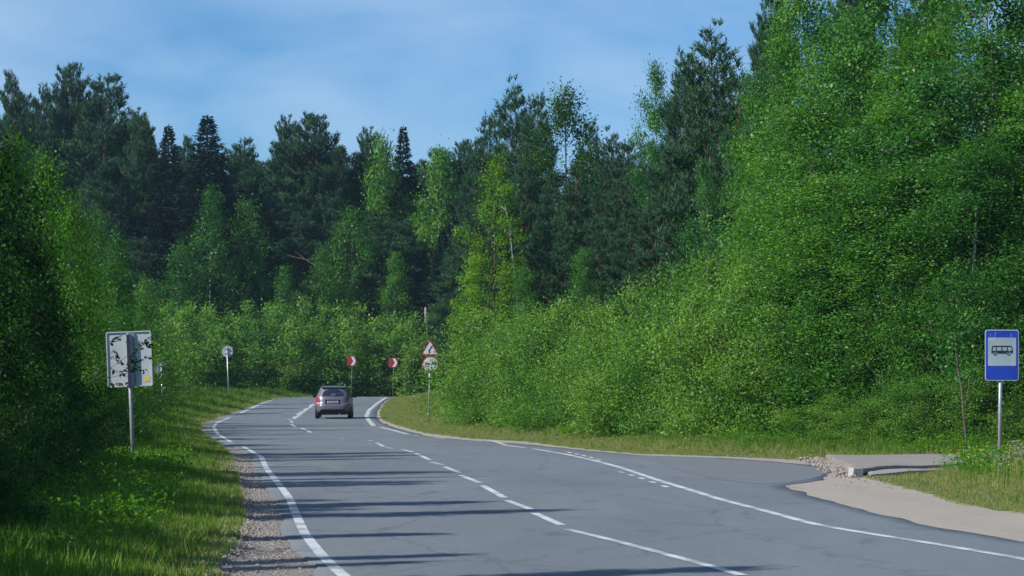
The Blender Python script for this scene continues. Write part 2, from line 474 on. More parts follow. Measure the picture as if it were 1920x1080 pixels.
def axis(parts):
    out = [np.arange(a, b, s) for a, b, s in parts]; return np.unique(np.concatenate(out + [[parts[-1][1]]]))
gx = axis([(-3000, -300, 300), (-300, -60, 20), (-60, -24, 1.5), (-24, 16, .35), (16, 60, 2), (60, 300, 20), (300, 3000, 300)])
gy = axis([(-300, -40, 20), (-40, 14, 2), (14, 95, .5), (95, 215, 1.0), (215, 300, 5), (300, 900, 60), (900, 6000, 600)])
GX, GY = np.meshgrid(gx, gy)
GZ = height(GX, GY)
nc = len(gx)
ii = np.arange(len(gy) - 1)[:, None] * nc + np.arange(nc - 1)
g = link('ground', mesh_np('ground', np.stack([GX, GY, GZ], -1).reshape(-1, 3), [np.stack([ii, ii + 1, ii + 1 + nc, ii + nc], -1).reshape(-1, 4)], [M['soil']], smooth=True))
tag(g, 'grassy green ground on both sides of the road', kind='structure')

ys = axis([(-20, 14, 1), (14, 90, .4), (90, 230, .6)])
road = sheet('road', ys, lambda y: XL(y) - .22, XA, 26, .004, M['asphalt'], rag=(.04, .05), skirt=.05)
tag(road, 'grey asphalt road winding left and then right over a low crest', kind='structure')
yb = axis([(14, 70, .3)])
lay = sheet('sand_layby', yb, lambda y: XA(y) - .5, lambda y: XB(y) + .35, 14, -.004, M['sand'], rag=(0, .10))
tag(lay, 'beige sandy layby in front of the concrete bus stop platform', kind='structure')
yv = axis([(70, 183, .5)])
fr = sheet('sandy_verge', yv, lambda y: XA(y) - .4, lambda y: XB(y) + .15, 5, -.004, M['sand'], rag=(0, .10))
tag(fr, 'thin sandy strip between the asphalt and the right hand grass', kind='structure')
yl = axis([(14, 183, .35)])
gs = sheet('gravel_shoulder', yl, lambda y: XG(y) - .15, lambda y: XL(y) + .1, 9, -.006, M['gravel'], rag=(.14, 0))
tag(gs, 'stony gravel shoulder along the left edge line', kind='structure')

# ------------------------------------------------------------------ road markings
def stripe(name, pts, w, parent, dense=True, label=None):
    """a painted line along pixel-measured points, w metres wide"""
    a = np.array(pts, float); X, Y = on_road(a[:, 0], a[:, 1])
    P = np.stack([X, Y], -1)
    seg = np.linalg.norm(np.diff(P, axis=0), axis=1); s = np.concatenate([[0], np.cumsum(seg)])
    n = max(2, int(s[-1] / .5))
    t = np.linspace(0, s[-1], n)
    xs = np.interp(t, s, P[:, 0]); yy = np.interp(t, s, P[:, 1])
    if n > 5:
        k = np.array([1, 2, 3, 2, 1]) / 9.
        xs[2:-2] = np.convolve(xs, k, 'valid'); yy[2:-2] = np.convolve(yy, k, 'valid')
    dx, dy = np.gradient(xs), np.gradient(yy); L = np.hypot(dx, dy) + 1e-9
    nx, ny = dy / L, -dx / L
    V = []
    for sgn in (-1, 1):
        px, py = xs + sgn * nx * w / 2, yy + sgn * ny * w / 2
        V.append(np.stack([px, py, height(px, py, True) + .0085], -1))
    V = np.stack(V, 1).reshape(-1, 3)
    i = np.arange(n - 1) * 2
    F = np.stack([i, i + 1, i + 3, i + 2], -1)
    o = link(name, mesh_np(name, V, [F], [M['paint']]), parent)
    if label: o['label'] = label
    return o
stripe('edge_line', LEFT_LINE[:10], .115, road, label='near stretch of the left edge line')
stripe('edge_line', LEFT_LINE[10:15], .13, road, label='middle stretch of the left edge line')
stripe('edge_line', LEFT_LINE[15:], .14, road, label='far stretch of the left edge line')
stripe('edge_line', RIGHT_LINE[:13], .13, road, label='long near stretch of the right edge line')
stripe('edge_line', [(985, 840), (950, 836), (932, 829), (908, 825.5)], .15, road)
stripe('edge_line', [(835, 822), (815, 820)], .13, road)
stripe('edge_line', [(786, 817), (775, 816)], .15, road)
stripe('edge_line', [(766, 815), (735, 806.5), (714, 801.5)], .16, road)
stripe('edge_line', [(701, 799), (692, 789), (687, 780), (692, 769), (706, 757.5), (725, 745.5)], .20, road, label='far bend of the right edge line')
for p in ([(1392, 1080), (1330, 1062), (1270, 1046), (1210, 1030), (1150, 1014), (1062, 993)],): stripe('centre_line', p, .11, road, label='solid near stretch of the centre line')
for p in ([(1054, 986), (1002, 963)], [(996, 956), (950, 939)], [(946, 934), (905, 911)], [(900, 906), (864, 892)], [(862, 887), (834, 876)], [(830, 872), (808, 867)], [(806, 863), (780, 850.5)],
          [(776, 848.5), (754, 843.5)], [(738, 841.5), (724, 839.5)], [(720, 838), (706, 830.5)], [(698, 827.5), (690, 825.5)], [(645, 822.7), (638, 821.8)], [(623, 820.3), (616, 819.6)],
          [(584, 811.5), (577, 808)], [(575, 807), (564, 802.5)], [(554, 801), (546, 795.5)], [(548, 793), (545, 789)], [(545, 787), (541, 786)]):
    stripe('centre_dash', p, .11, road)
stripe('centre_line', [(551, 786), (562, 778), (575, 768), (589, 758.5)], .13, road, label='thin solid line beside the far centre dashes')
for p in ([(549, 784), (553, 781)], [(555, 778.5), (566, 771.5)], [(568, 770), (575, 765.5)], [(579, 762), (588, 756.5)]): stripe('centre_dash', p, .11, road)
# short broad blocks of the bus stop marking, either side of the right edge line
for x, y in ((1067, 848.8), (1081, 851.8), (1095, 855.0), (1109, 858.6), (1122, 862.2)): 
    stripe('stop_block', [(x - 4, y - 1.3), (x + 4, y + 1.3)], .085, road)
for x, y in ((1164, 885.8), (1184, 891.8), (1203, 897.6), (1224, 904.8), (1247, 912.8)):
    stripe('stop_block', [(x - 4.5, y - 1.6), (x + 4.5, y + 1.6)], .10, road)

# older darker patch of asphalt in the bay
def patch(name, pts, lift, mat, label):
    a = np.array(pts, float); X, Y = on_road(a[:, 0], a[:, 1])
    n = 12; c = np.array([X.mean(), Y.mean()])
    rows = []
    for k in range(n + 1):
        t = k / n; rows.append(np.stack([c[0] + (X - c[0]) * t, c[1] + (Y - c[1]) * t], -1))
    m = len(X); V = np.concatenate(rows); Z = height(V[:, 0], V[:, 1], True) + lift
    V = np.column_stack([V, Z])
    F = [(r * m + j, r * m + (j + 1) % m, (r + 1) * m + (j + 1) % m, (r + 1) * m + j) for r in range(n) for j in range(m)]
    return tag(link(name, mesh_np(name, V, [np.array(F)], [mat])), label, kind='structure')
def smooth_loop(pts, it=2):
    p = np.array(pts, float)
    for _ in range(it):
        q = np.roll(p, -1, 0); p = np.stack([.75 * p + .25 * q, .25 * p + .75 * q], 1).reshape(-1, 2)
    return p
patch('asphalt_patch', smooth_loop([(1215, 857), (1350, 861), (1450, 867), (1528, 876), (1552, 884), (1530, 898), (1450, 909), (1380, 905), (1300, 890), (1240, 872)]), .0075, M['new_asphalt'], 'darker older asphalt patch in the mouth of the bus bay')
# ------------------------------------------------------------------ vegetation: meshes shared by many trees
def unit(v): return v / (np.linalg.norm(v, axis=-1, keepdims=True) + 1e-9)

def leaves_mesh(name, P, D, size, rng, mat, tint, width=.62, nrm_up=.5, G=None):
    """one folded four-cornered blade per point: P positions, D directions"""
    n = len(P)
    L = size * rng.uniform(.65, 1.3, n)[:, None]
    D = unit(D)
    R = rng.normal(size=(n, 3)); R[:, 2] += nrm_up
    if G is not None: R = R * .55 + G
    Sd = unit(np.cross(D, R)); Nn = np.cross(Sd, D)
    m = P + D * L * .45
    V = np.stack([P, m + Sd * L * width * .5 + Nn * L * .10, P + D * L, m - Sd * L * width * .5 + Nn * L * .10], 1).reshape(-1, 3)
    F = np.arange(n)[:, None] * 4 + np.array([0, 1, 2, 3])
    return mesh_np(name, V, [F], [mat], tint=tint)

def limb_paths_to_mesh(name, paths, mat, nseg=5, limb_mat=None, nmain=1):
    mb_v, mb_f = [], []; base = 0; mi = []
    ang = np.arange(nseg) * 2 * np.pi / nseg
    for pts, rr in paths:
        pts = np.asarray(pts, float); rr = np.asarray(rr, float)
        d = unit(np.gradient(pts, axis=0))
        ref = np.where(np.abs(d[:, 2:3]) > .8, np.array([[1., 0, 0]]), np.array([[0., 0, 1]]))
        a = unit(np.cross(d, ref)); b = np.cross(d, a)
        ring = pts[:, None] + (a[:, None] * np.cos(ang)[None, :, None] + b[:, None] * np.sin(ang)[None, :, None]) * rr[:, None, None]
        k = len(pts); mb_v.append(ring.reshape(-1, 3))
        i = (np.arange(k - 1)[:, None] * nseg + np.arange(nseg)); j = (np.arange(k - 1)[:, None] * nseg + (np.arange(nseg) + 1) % nseg)
        mb_f.append((np.stack([i, j, j + nseg, i + nseg], -1) + base).reshape(-1, 4)); base += k * nseg
        mi += [0 if (limb_mat is None or len(mi) == 0 or len(mb_f) <= nmain) else 1] * len(mb_f[-1])
    return mesh_np(name, np.concatenate(mb_v), [np.concatenate(mb_f)], [mat] + ([limb_mat] if limb_mat else []), smooth=True, midx=mi)

def profile(kind, t):
    t = np.clip(t, 0, 1)
    if kind == 'ovate': return np.interp(t, [0, .12, .3, .5, .7, .85, .95, 1], [.45, .8, 1, .95, .72, .45, .22, .06])
    if kind == 'column': return np.interp(t, [0, .1, .3, .6, .8, .93, 1], [.6, .85, 1, .9, .62, .34, .08])
    if kind == 'cone': return np.interp(t, [0, .1, .25, .6, 1], [.7, 1, .9, .48, .03])
    if kind == 'dome': return np.interp(t, [0, .2, .5, .75, .9, 1], [.9, 1, .92, .68, .42, .12])

def broadleaf(name, seed, H, R, base, nlimb, ncl, nleaf, leaf, prof, mat, bark, trunk_r=.1, droop=.3, spread=.26, multi=1, sweep=.55, solid=.0, topiness=.0):
    rng = np.random.default_rng(seed)
    paths = []
    lean = rng.normal(size=2) * .02 * H
    def axis_pt(z, k=0):
        w = z / H
        return np.array([lean[0] * w * w, lean[1] * w * w, z])
    stems = []
    for k in range(multi):
        a = rng.uniform(0, 2 * np.pi); off = (R * .45 if multi > 1 else 0) * rng.uniform(.3, 1)
        top = H * (.98 if k == 0 else rng.uniform(.6, .9))
        zz = np.linspace(-.25, top, 9); w = zz / H
        pts = np.stack([lean[0] * w**2 + np.cos(a) * off * np.clip(w, 0, 1)**.8 + rng.normal(size=9) * .012 * R, lean[1] * w**2 + np.sin(a) * off * np.clip(w, 0, 1)**.8 + rng.normal(size=9) * .012 * R, zz], -1)
        paths.append((pts, np.linspace(trunk_r, trunk_r * .12, 9) / (1 if multi == 1 else 1.6))); stems.append(pts)
    CC, CD = [], []
    golden = 2.399963
    ph = rng.uniform(0, 6.28, 4)
    for i in range(nlimb):
        t = ((i + rng.uniform(0, 1)) / nlimb) ** (1 - topiness * .4)
        zt = base * H + t * (1 - base) * H
        a = i * golden + rng.normal() * .5
        lobe = 1 + .22 * math.sin(2 * a + 5 * t + ph[0]) + .14 * math.sin(3 * a - 9 * t + ph[1])
        r = R * float(profile(prof, t)) * lobe * rng.uniform(.72, 1.12)
        st = stems[i % multi]
        end = np.array([math.cos(a) * r, math.sin(a) * r, zt]) + axis_pt(zt) * np.array([1, 1, 0])
        z0 = max(.05 * H, zt - r * rng.uniform(.6, 1.2) * sweep * 1.6)
        s0 = np.array([np.interp(z0, st[:, 2], st[:, c]) for c in range(3)])
        u = np.linspace(0, 1, 5)[:, None]
        mid = s0 * (1 - u) + end * u + np.array([0, 0, 1]) * (u * (1 - u)) * r * .25 - np.array([0, 0, 1]) * u**3 * r * droop * .3
        paths.append((mid, np.linspace(max(.012, trunk_r * .3 * (1 - t * .6)), .006, 5)))
        k = max(2, int(ncl / nlimb * (.5 + r / R)))
        us = rng.uniform(.30 if not solid else .05, 1.05, k) ** (.8)
        c = s0 + (end - s0) * us[:, None] + rng.normal(size=(k, 3)) * np.array([.12, .12, .09]) * max(r, .35 * R) + np.array([0, 0, 1]) * (us * (1 - us))[:, None] * r * .25
        out = unit(end - s0)
        CC.append(c); CD.append(np.repeat(out[None], k, 0))
        # a few bare side twigs
        for q in range(2):
            uq = rng.uniform(.4, .9); p0 = s0 + (end - s0) * uq
            paths.append((np.array([p0, p0 + rng.normal(size=3) * .12 * R + out * .1 * R, c[rng.integers(len(c))]]), np.array([.010, .007, .004])))
    # leader clusters
    kt = max(3, ncl // 40)
    zt = H * rng.uniform(.88, 1.0, kt)
    CC.append(np.stack([rng.normal(size=kt) * .05 * R + lean[0], rng.normal(size=kt) * .05 * R + lean[1], zt], -1)); CD.append(np.repeat(np.array([[0, 0, 1.]]), kt, 0))
    C = np.concatenate(CC); Dc = np.concatenate(CD)
    C[:, 2] = np.clip(C[:, 2], .12, H)
    nc = len(C)
    cs = rng.uniform(.6, 1.35, nc) * spread
    own = np.repeat(np.arange(nc), nleaf)
    n = len(own)
    g = rng.normal(size=(n, 3)) * np.array([1, 1, .75])
    P = C[own] + g * cs[own][:, None] + Dc[own] * (rng.uniform(-.5, 1, n) * cs[own])[:, None]
    P[:, 2] -= droop * cs[own] * np.abs(rng.normal(size=n))
    P[:, 2] = np.maximum(P[:, 2], .03)
    D = rng.normal(size=(n, 3)) * .8 + Dc[own] * .6; D[:, 2] -= droop * 1.2
    cl_t = rng.normal(.5, .22, nc)
    tint = np.clip(cl_t[own] + rng.normal(size=n) * .07, 0, 1)
    rad_ = C[own] * np.array([1, 1, 0]); rad_ = unit(rad_)
    G = unit(g * np.array([1, 1, 1.3]) + Dc[own] * .4) * .9 + rad_ * .45 + np.array([0, 0, .25])
    crown = leaves_mesh(name + '_crown', P, D, leaf, rng, mat, tint, G=G)
    trunk = limb_paths_to_mesh(name + '_trunk', paths, bark, 5, M['brown_bark'], multi)
    return dict(crown=crown, trunk=trunk, H=H, R=R)

def needles_mesh(name, P, D, L, W, per, rng, mat, tint, open_=.55):
    """star of thin needles round every shoot: P base, D direction"""
    n = len(P); D = unit(D)
    own = np.repeat(np.arange(n), per)
    m = len(own)
    R = rng.normal(size=(m, 3))
    side = unit(np.cross(D[own], R))
    dirn = unit(D[own] * (1 - open_) + side * open_)
    Ls = (L[own] if hasattr(L, '__len__') else L) * rng.uniform(.7, 1.2, m)
    base = P[own] + D[own] * (Ls * rng.uniform(0, .8, m))[:, None]
    sd = unit(np.cross(dirn, rng.normal(size=(m, 3)))) * (W * .5)
    V = np.stack([base - sd, base + sd, base + dirn * Ls[:, None]], 1).reshape(-1, 3)
    F = np.arange(m)[:, None] * 3 + np.array([0, 1, 2])
    return mesh_np(name, V, [F], [mat], tint=tint[own])

def pine(name, seed, H, R, base, gap=.5, per=7, W=.026, sh=.24, dens=1.0, candle=True, mat='pine_needle', bare=False):
    rng = np.random.default_rng(seed)
    zz = np.linspace(-.3, H, 12); bend = rng.normal(size=2) * .015 * H
    wob = np.stack([np.sin(zz / H * 3) * bend[0], np.sin(zz / H * 2.3) * bend[1], zz], -1)
    r0 = H * .0085
    paths = [(wob, np.linspace(r0, .015, 12))]
    P, D, T = [], [], []
    z = base * H; k = 0
    while z < H - .15:
        t = (z - base * H) / (H * (1 - base))
        w = float(np.interp(t, [0, .15, .4, .62, .79, .93, 1], [.60, .95, 1, .85, .60, .27, .05])) * R
        nb = 5 if t > .2 else 4
        for b in range(nb):
            if rng.uniform() < .12: continue
            a = k * 1.1 + b * 2 * np.pi / nb + rng.normal() * .25
            L = w * rng.uniform(.6, 1.15)
            rise = np.interp(t, [0, .5, .85, 1], [.10, .35, .75, 1.0]) * L
            s0 = np.array([np.interp(z, wob[:, 2], wob[:, 0]), np.interp(z, wob[:, 2], wob[:, 1]), z + rng.normal() * .14])
            u = np.linspace(0, 1, 5)
            pts = s0 + np.stack([np.cos(a) * L * u, np.sin(a) * L * u, rise * u**1.6 + .02 * rng.normal(size=5) * u], -1)
            paths.append((pts, np.linspace(max(.01, .022 * L), .006, 5)))
            ns = max(3, int(L / .15 * dens))
            us = np.linspace(.22 if t > .25 else .45, 1, ns)
            tt = rng.normal(.5, .13)
            for uu in us:
                c = np.array([np.interp(uu, u, pts[:, q]) for q in range(3)])
                nside = 3 if uu < .97 else 1
                for s in range(nside):
                    sl = (0 if nside == 1 else (.42 * L * (1 - uu) + .18)) * rng.uniform(.4, 1.1)
                    aa = a + (rng.choice([-1, 1]) * rng.uniform(.5, 1.1))
                    d = np.array([math.cos(aa), math.sin(aa), .45 + t * .8 + rng.normal() * .15])
                    m = max(1, int(sl / .2))
                    for q in range(m):
                        P.append(c + d * sl * (q + 1) / m + rng.normal(size=3) * .04)
                        dd = d.copy(); dd[2] += .6 + (.8 if candle and q == m - 1 else 0)
                        D.append(dd); T.append(tt)
        z += gap * (1.0 - .25 * t) * rng.uniform(.85, 1.15); k += 1
    # leader
    for q in range(7):
        P.append(wob[-1] - np.array([0, 0, q * .14])); D.append(np.array([0, 0, 1.]) + rng.normal(size=3) * .15); T.append(.6)
    P = np.array(P); D = np.array(D); T = np.clip(np.array(T) + rng.normal(size=len(P)) * .1, 0, 1)
    cr_ = needles_mesh(name + '_crown', P, D, sh * np.interp(P[:, 2] / H, [0, .8, 1], [1, .95, .6]) * rng.uniform(.8, 1.2, len(P)), W, per, rng, M[mat], T, .5)
    return dict(crown=cr_, trunk=limb_paths_to_mesh(name + '_trunk', paths, M['pine_bark']), H=H, R=R)

def spruce(name, seed, H, R, gap=.42, per=6):
    rng = np.random.default_rng(seed)
    zz = np.linspace(-.3, H, 8)
    paths = [(np.stack([zz * 0, zz * 0, zz], -1), np.linspace(H * .009, .012, 8))]
    P, D, T = [], [], []
    z = .06 * H; k = 0
    while z < H - .1:
        t = z / H
        w = R * (1 - t) ** .92 * rng.uniform(.7, 1.15) + .03
        nb = 8 if t < .8 else 7
        for b in range(nb):
            a = k * .9 + b * 2 * np.pi / nb + rng.normal() * .4
            L = w * rng.uniform(.5, 1.25); zj = rng.uniform(-.5, .5) * gap
            fall = -(.34 - .45 * t) * L
            u = np.linspace(0, 1, 4)
            pts = np.stack([np.cos(a) * L * u, np.sin(a) * L * u, z + zj + fall * u + .14 * L * u**3], -1)
            if k % 2 == 0: paths.append((pts, np.linspace(.018 + .008 * L, .005, 4)))
            ns = max(2, int(L / .19)); tt = rng.normal(.5, .13)
            for uu in np.linspace(.2, 1, ns):
                c = np.array([np.interp(uu, u, pts[:, q]) for q in range(3)])
                for s in (-1, 1):
                    sl = (.33 * L * (1 - uu) + .12) * rng.uniform(.5, 1.1)
                    aa = a + s * rng.uniform(.5, 1.0)
                    d = np.array([math.cos(aa), math.sin(aa), -.25])
                    m = max(1, int(sl / .26))
                    for q in range(m):
                        P.append(c + d * sl * (q + 1) / m); D.append(d + np.array([0, 0, -.25 + .4 * t])); T.append(tt)
        z += gap * (1 - .5 * t); k += 1
    for q in range(8):
        P.append(np.array([0, 0, H - q * .09])); D.append(np.array([0, 0, 1.]) + rng.normal(size=3) * .3); T.append(.5)
    P = np.array(P); D = np.array(D); T = np.clip(np.array(T) + rng.normal(size=len(P)) * .1, 0, 1)
    c_ = needles_mesh(name + '_crown', P, D, np.interp(P[:, 2] / H, [0, .75, 1], [.34, .32, .13]), .07, per, rng, M['spruce_needle'], T, .45)
    return dict(crown=c_, trunk=limb_paths_to_mesh(name + '_trunk', paths, M['brown_bark']), H=H, R=R)

LIB = {}
# tall birches and aspens of the right hand wall, leaves large enough to read one by one
LIB['birch'] = [broadleaf('birch', 10 + i, 14, 2.5, .03, 50, 400, 96, .10, 'column', M['birch_leaf'], M['grey_bark'], .12, .45, .33) for i in range(3)]
LIB['aspen'] = [broadleaf('aspen', 20 + i, 13, 2.2, .05, 44, 320, 86, .11, 'column', M['aspen_leaf'], M['brown_bark'], .11, .2, .31) for i in range(2)]
LIB['bigbush'] = [broadleaf('bigbush', 30 + i, 6.5, 2.1, .0, 36, 210, 84, .095, 'column', M['birch_leaf'], M['brown_bark'], .07, .15, .29, multi=3, solid=1) for i in range(2)]
LIB['willow'] = [broadleaf('willow', 40 + i, 4.2, 1.9, .0, 36, 190, 100, .085, 'dome', M['willow_leaf'], M['brown_bark'], .05, .05, .26, multi=4, solid=1) for i in range(4)]
LIB['far_willow'] = [broadleaf('far_willow', 45 + i, 5.5, 2.1, .0, 34, 120, 46, .17, 'dome', M['willow_leaf'], M['brown_bark'], .05, .1, .30, multi=4, solid=1) for i in range(3)]
LIB['maple'] = [broadleaf('maple', 50, 12, 1.9, .18, 34, 190, 52, .13, 'ovate', M['maple_leaf'], M['brown_bark'], .10, .3, .24)]
LIB['far_birch'] = [broadleaf('far_birch', 60 + i, 16, 2.7, .26, 44, 250, 46, .20, 'ovate', M['birch_leaf'], M['birch_bark'], .10, .6, .42) for i in range(3)]
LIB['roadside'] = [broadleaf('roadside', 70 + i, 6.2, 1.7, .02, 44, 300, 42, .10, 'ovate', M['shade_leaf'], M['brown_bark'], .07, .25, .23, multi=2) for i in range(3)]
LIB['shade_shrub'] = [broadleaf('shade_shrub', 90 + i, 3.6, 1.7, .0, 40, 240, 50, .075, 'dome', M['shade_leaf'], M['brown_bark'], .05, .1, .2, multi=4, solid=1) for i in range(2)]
LIB['sunlit_roadside'] = [broadleaf('sunlit_roadside', 75 + i, 6.2, 1.7, .02, 44, 300, 46, .09, 'ovate', M['sunlit_leaf'], M['brown_bark'], .07, .25, .23, multi=2) for i in range(2)]  # the roadside tree again, with sunlight painted into its leaf colour
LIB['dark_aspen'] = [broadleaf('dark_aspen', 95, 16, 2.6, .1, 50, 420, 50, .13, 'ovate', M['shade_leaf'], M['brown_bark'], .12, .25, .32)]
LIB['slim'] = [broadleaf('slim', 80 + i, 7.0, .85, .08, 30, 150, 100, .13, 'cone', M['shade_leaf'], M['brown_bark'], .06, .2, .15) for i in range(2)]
LIB['pine'] = [pine('pine', 100 + i, 17, 2.4 + .3 * i, .22, gap=.46, per=8, W=.048, sh=.36, dens=1.2) for i in range(3)]
LIB['young_pine'] = [pine('young_pine', 110 + i, 11, 1.6, .06, gap=.38, per=9, W=.036, sh=.28, dens=1.35) for i in range(3)]
LIB['spruce'] = [spruce('spruce', 120 + i, 21, 4.2, gap=.27, per=7) for i in range(3)]
for k, v in LIB.items(): print('LIB', k, [len(p['crown'].polygons) for p in v])

CNT = {}
rt = random.Random(7)
def tree(kind, name, X, Y, Ht, label, cat, group=None, wid=None, variant=None, rz=None, sink=.05, names=('trunk', 'crown')):
    """a top-level tree (Empty at its foot) with trunk and crown"""
    lst = LIB[kind]; i = CNT.get(kind, 0); CNT[kind] = i + 1
    p = lst[(i if variant is None else variant) % len(lst)]
    sz = Ht / p['H']; sw = (wid / p['R']) if wid else sz
    z = hraw(X, Y) - sink
    o = empty(name, (X, Y, z), rt.uniform(0, 6.28) if rz is None else rz, label, cat, group)
    o.scale = (sw, sw, sz)
    link(names[0], p['trunk'], o); link(names[1], p['crown'], o)
    return o
def px_tree(kind, name, px, top, Y, label, cat, half=None, **kw):
    """foot below picture column px at distance Y, top at picture row top"""
    X = (px - 960) * Y / FPX
    Ht = EYE + (HOR - top) * Y / FPX - hraw(X, Y)
    return tree(kind, name, X, Y, Ht, label, cat, wid=(half * Y / FPX if half else None), **kw)
def ordn(i): return ['first', 'second', 'third', 'fourth', 'fifth', 'sixth', 'seventh', 'eighth', 'ninth', 'tenth', 'eleventh', 'twelfth', 'thirteenth', 'fourteenth', 'fifteenth', 'sixteenth', 'seventeenth', 'eighteenth', 'nineteenth', 'twentieth', 'twenty first', 'twenty second', 'twenty third', 'twenty fourth', 'twenty fifth', 'twenty sixth'][i]

# --- far forest, tree by tree along its skyline
FAR = 'trees of the far forest skyline'
for kind, name, px, top, Y, half, label in [
    ('pine', 'pine_tree', 22, 138, 218, 45, 'tall spiky pine at the very left end of the far skyline'),
    ('pine', 'pine_tree', 76, 168, 226, 50, 'lower pine between the leftmost pine and the broad twin topped pine'),
    ('pine', 'pine_tree', 126, 132, 222, 74, 'broad pale pine, highest of the left skyline group'),
    ('pine', 'pine_tree', 205, 143, 214, 92, 'massive dark pine standing right of the highest left skyline pine'),
    ('pine', 'pine_tree', 262, 222, 210, 60, 'dark shoulder pine leaning out right of the massive dark pine'),
    ('spruce', 'spruce_tree', 316, 236, 209, 112, 'pointed spruce beside the dark shoulder pine'),
    ('pine', 'pine_tree', 352, 264, 220, 32, 'slender pale pine just left of the lone sharp dark spruce'),
    ('spruce', 'spruce_tree', 389, 217, 206, 150, 'lone sharp dark spruce, steeple shaped, above the dark birches'),
    ('pine', 'pine_tree', 460, 262, 219, 56, 'bushy pine right of the sharp dark spruce'),
    ('pine', 'pine_tree', 531, 224, 218, 58, 'thin ragged pine, left of the twin pines in the middle'),
    ('pine', 'pine_tree', 590, 222, 213, 84, 'wide ragged pine at the middle of the far skyline'),
    ('pine', 'pine_tree', 632, 276, 212, 36, 'short pine right of the wide ragged middle pine'),
    ('pine', 'pine_tree', 684, 246, 215, 56, 'upright pine left of the green birch and small dark spruce'),
    ('far_birch', 'birch_tree', 722, 254, 210, 50, 'tall narrow green birch touching the small dark spruce on the skyline'),
    ('spruce', 'spruce_tree', 756, 238, 212, 92, 'small dark spruce tip right of the narrow green birch'),
    ('far_birch', 'birch_tree', 820, 282, 207, 56, 'rounded pale birch on the skyline above the warning sign'),
    ('pine', 'pine_tree', 866, 272, 208, 50, 'grey green pine right of the rounded pale birch'),
    ('pine', 'pine_tree', 893, 262, 200, 48, 'pine between the rounded pale birch and the ragged pine clump'),
    # middle distance pines to the right
    ('young_pine', 'pine_tree', 918, 228, 165, 56, 'left shoulder pine of the ragged three topped clump'),
    ('young_pine', 'pine_tree', 963, 168, 160, 66, 'tallest left top of the ragged three topped clump'),
    ('young_pine', 'pine_tree', 1010, 186, 156, 56, 'middle thin top of the ragged three topped clump'),
    ('dark_aspen', 'aspen_tree', 1062, 168, 142, 100, 'dark leafy broad tree, right top of the ragged three topped clump'),
    ('young_pine', 'pine_tree', 1106, 238, 145, 52, 'pine hugging the right side of the dark leafy broad tree'),
    ('young_pine', 'pine_tree', 1143, 258, 140, 56, 'spiky pine in the low gap of the right skyline'),
    ('young_pine', 'pine_tree', 1182, 270, 132, 56, 'pine in the low gap, beside the leaning aspen'),
    ('aspen', 'aspen_tree', 1236, 132, 120, 54, 'leaning aspen with a bushy narrow top, left of the great pine'),
    ('young_pine', 'pine_tree', 1285, 110, 112, 66, 'left flank pine of the great dense pine group'),
    ('young_pine', 'pine_tree', 1340, 66, 106, 92, 'great dense pine with many upright candles left of the birches'),
    ('young_pine', 'pine_tree', 1392, 150, 104, 70, 'red barked pine squeezed between the great pine and the birches'),
    ('pine', 'pine_tree', 1452, -40, 96, 62, 'old pine reaching a dark bough out left over the birches'),
    ('pine', 'pine_tree', 1596, -90, 92, 70, 'dark pine peeping between birch tops at the top edge'),
    ('pine', 'pine_tree', 1725, -110, 90, 70, 'dark pine between birch tops, further right at the top edge'),
]:
    px_tree(kind, name, px, top, Y, label, 'tree', half, group=FAR if Y > 160 else 'middle distance trees on the right')

# --- birches and small trees standing in front of the far forest
for px, top, Y, half, label in [
    (392, 356, 201, 52, 'round topped birch below the sharp dark spruce'),
    (466, 374, 203, 44, 'pale birch right of the round topped one below the spruce'),
    (535, 500, 200, 34, 'young pointed birch rising left of the bare red branch'),
    (600, 470, 201, 42, 'bright young birch just right of the bare red branch'),
    (660, 388, 204, 46, 'slim dull birch in the dark gap above the car'),
    (738, 474, 202, 36, 'small birch lit at its tip above the second chevron sign'),
    (330, 470, 198, 60, 'dim birch between the left shoulder pine and the round topped birch')]:
    px_tree('far_birch', 'birch_tree', px, top, Y, label, 'tree', half, group='birches before the far forest')

# --- forest body: trees of which only dark foliage shows between the others
rf = random.Random(3)
k = 0
for row, (Y, top, step) in enumerate([(222, 300, 42), (232, 285, 46), (244, 268, 50)]):
    px = -40 + row * 14; k = 0
    while px < 900:
        kind = rf.choice(['pine', 'pine', 'spruce', 'pine'])
        px_tree(kind, 'spruce_tree' if kind == 'spruce' else 'pine_tree', px + rf.uniform(-8, 8), top + rf.uniform(0, 70) - (90 if px < 260 else 0), Y + rf.uniform(-4, 4),
                '%s conifer from the left in the %s dark rank behind the far skyline trees' % (ordn(k), ('nearest', 'middle', 'hindmost')[row]), 'tree', rf.uniform(60, 80) * (1.4 if kind == 'spruce' else 1), group='glimpsed conifers of the far forest'); px += step; k += 1
for k, (px, top, Y) in enumerate(sorted([(60, 300, 212), (130, 290, 214), (235, 330, 206), (290, 380, 206), (430, 420, 207), (500, 380, 208), (560, 400, 207), (640, 420, 208), (700, 400, 208), (780, 380, 210), (830, 430, 200), (350, 420, 206), (180, 340, 209), (265, 450, 204), (620, 360, 211), (745, 420, 206)])):
    px_tree('spruce' if (px // 10) % 2 else 'pine', 'conifer_tree', px, top, Y, '%s dark conifer from the left, rising just behind the bend birches below the skyline' % ordn(k), 'tree', 78, group='glimpsed conifers of the far forest')
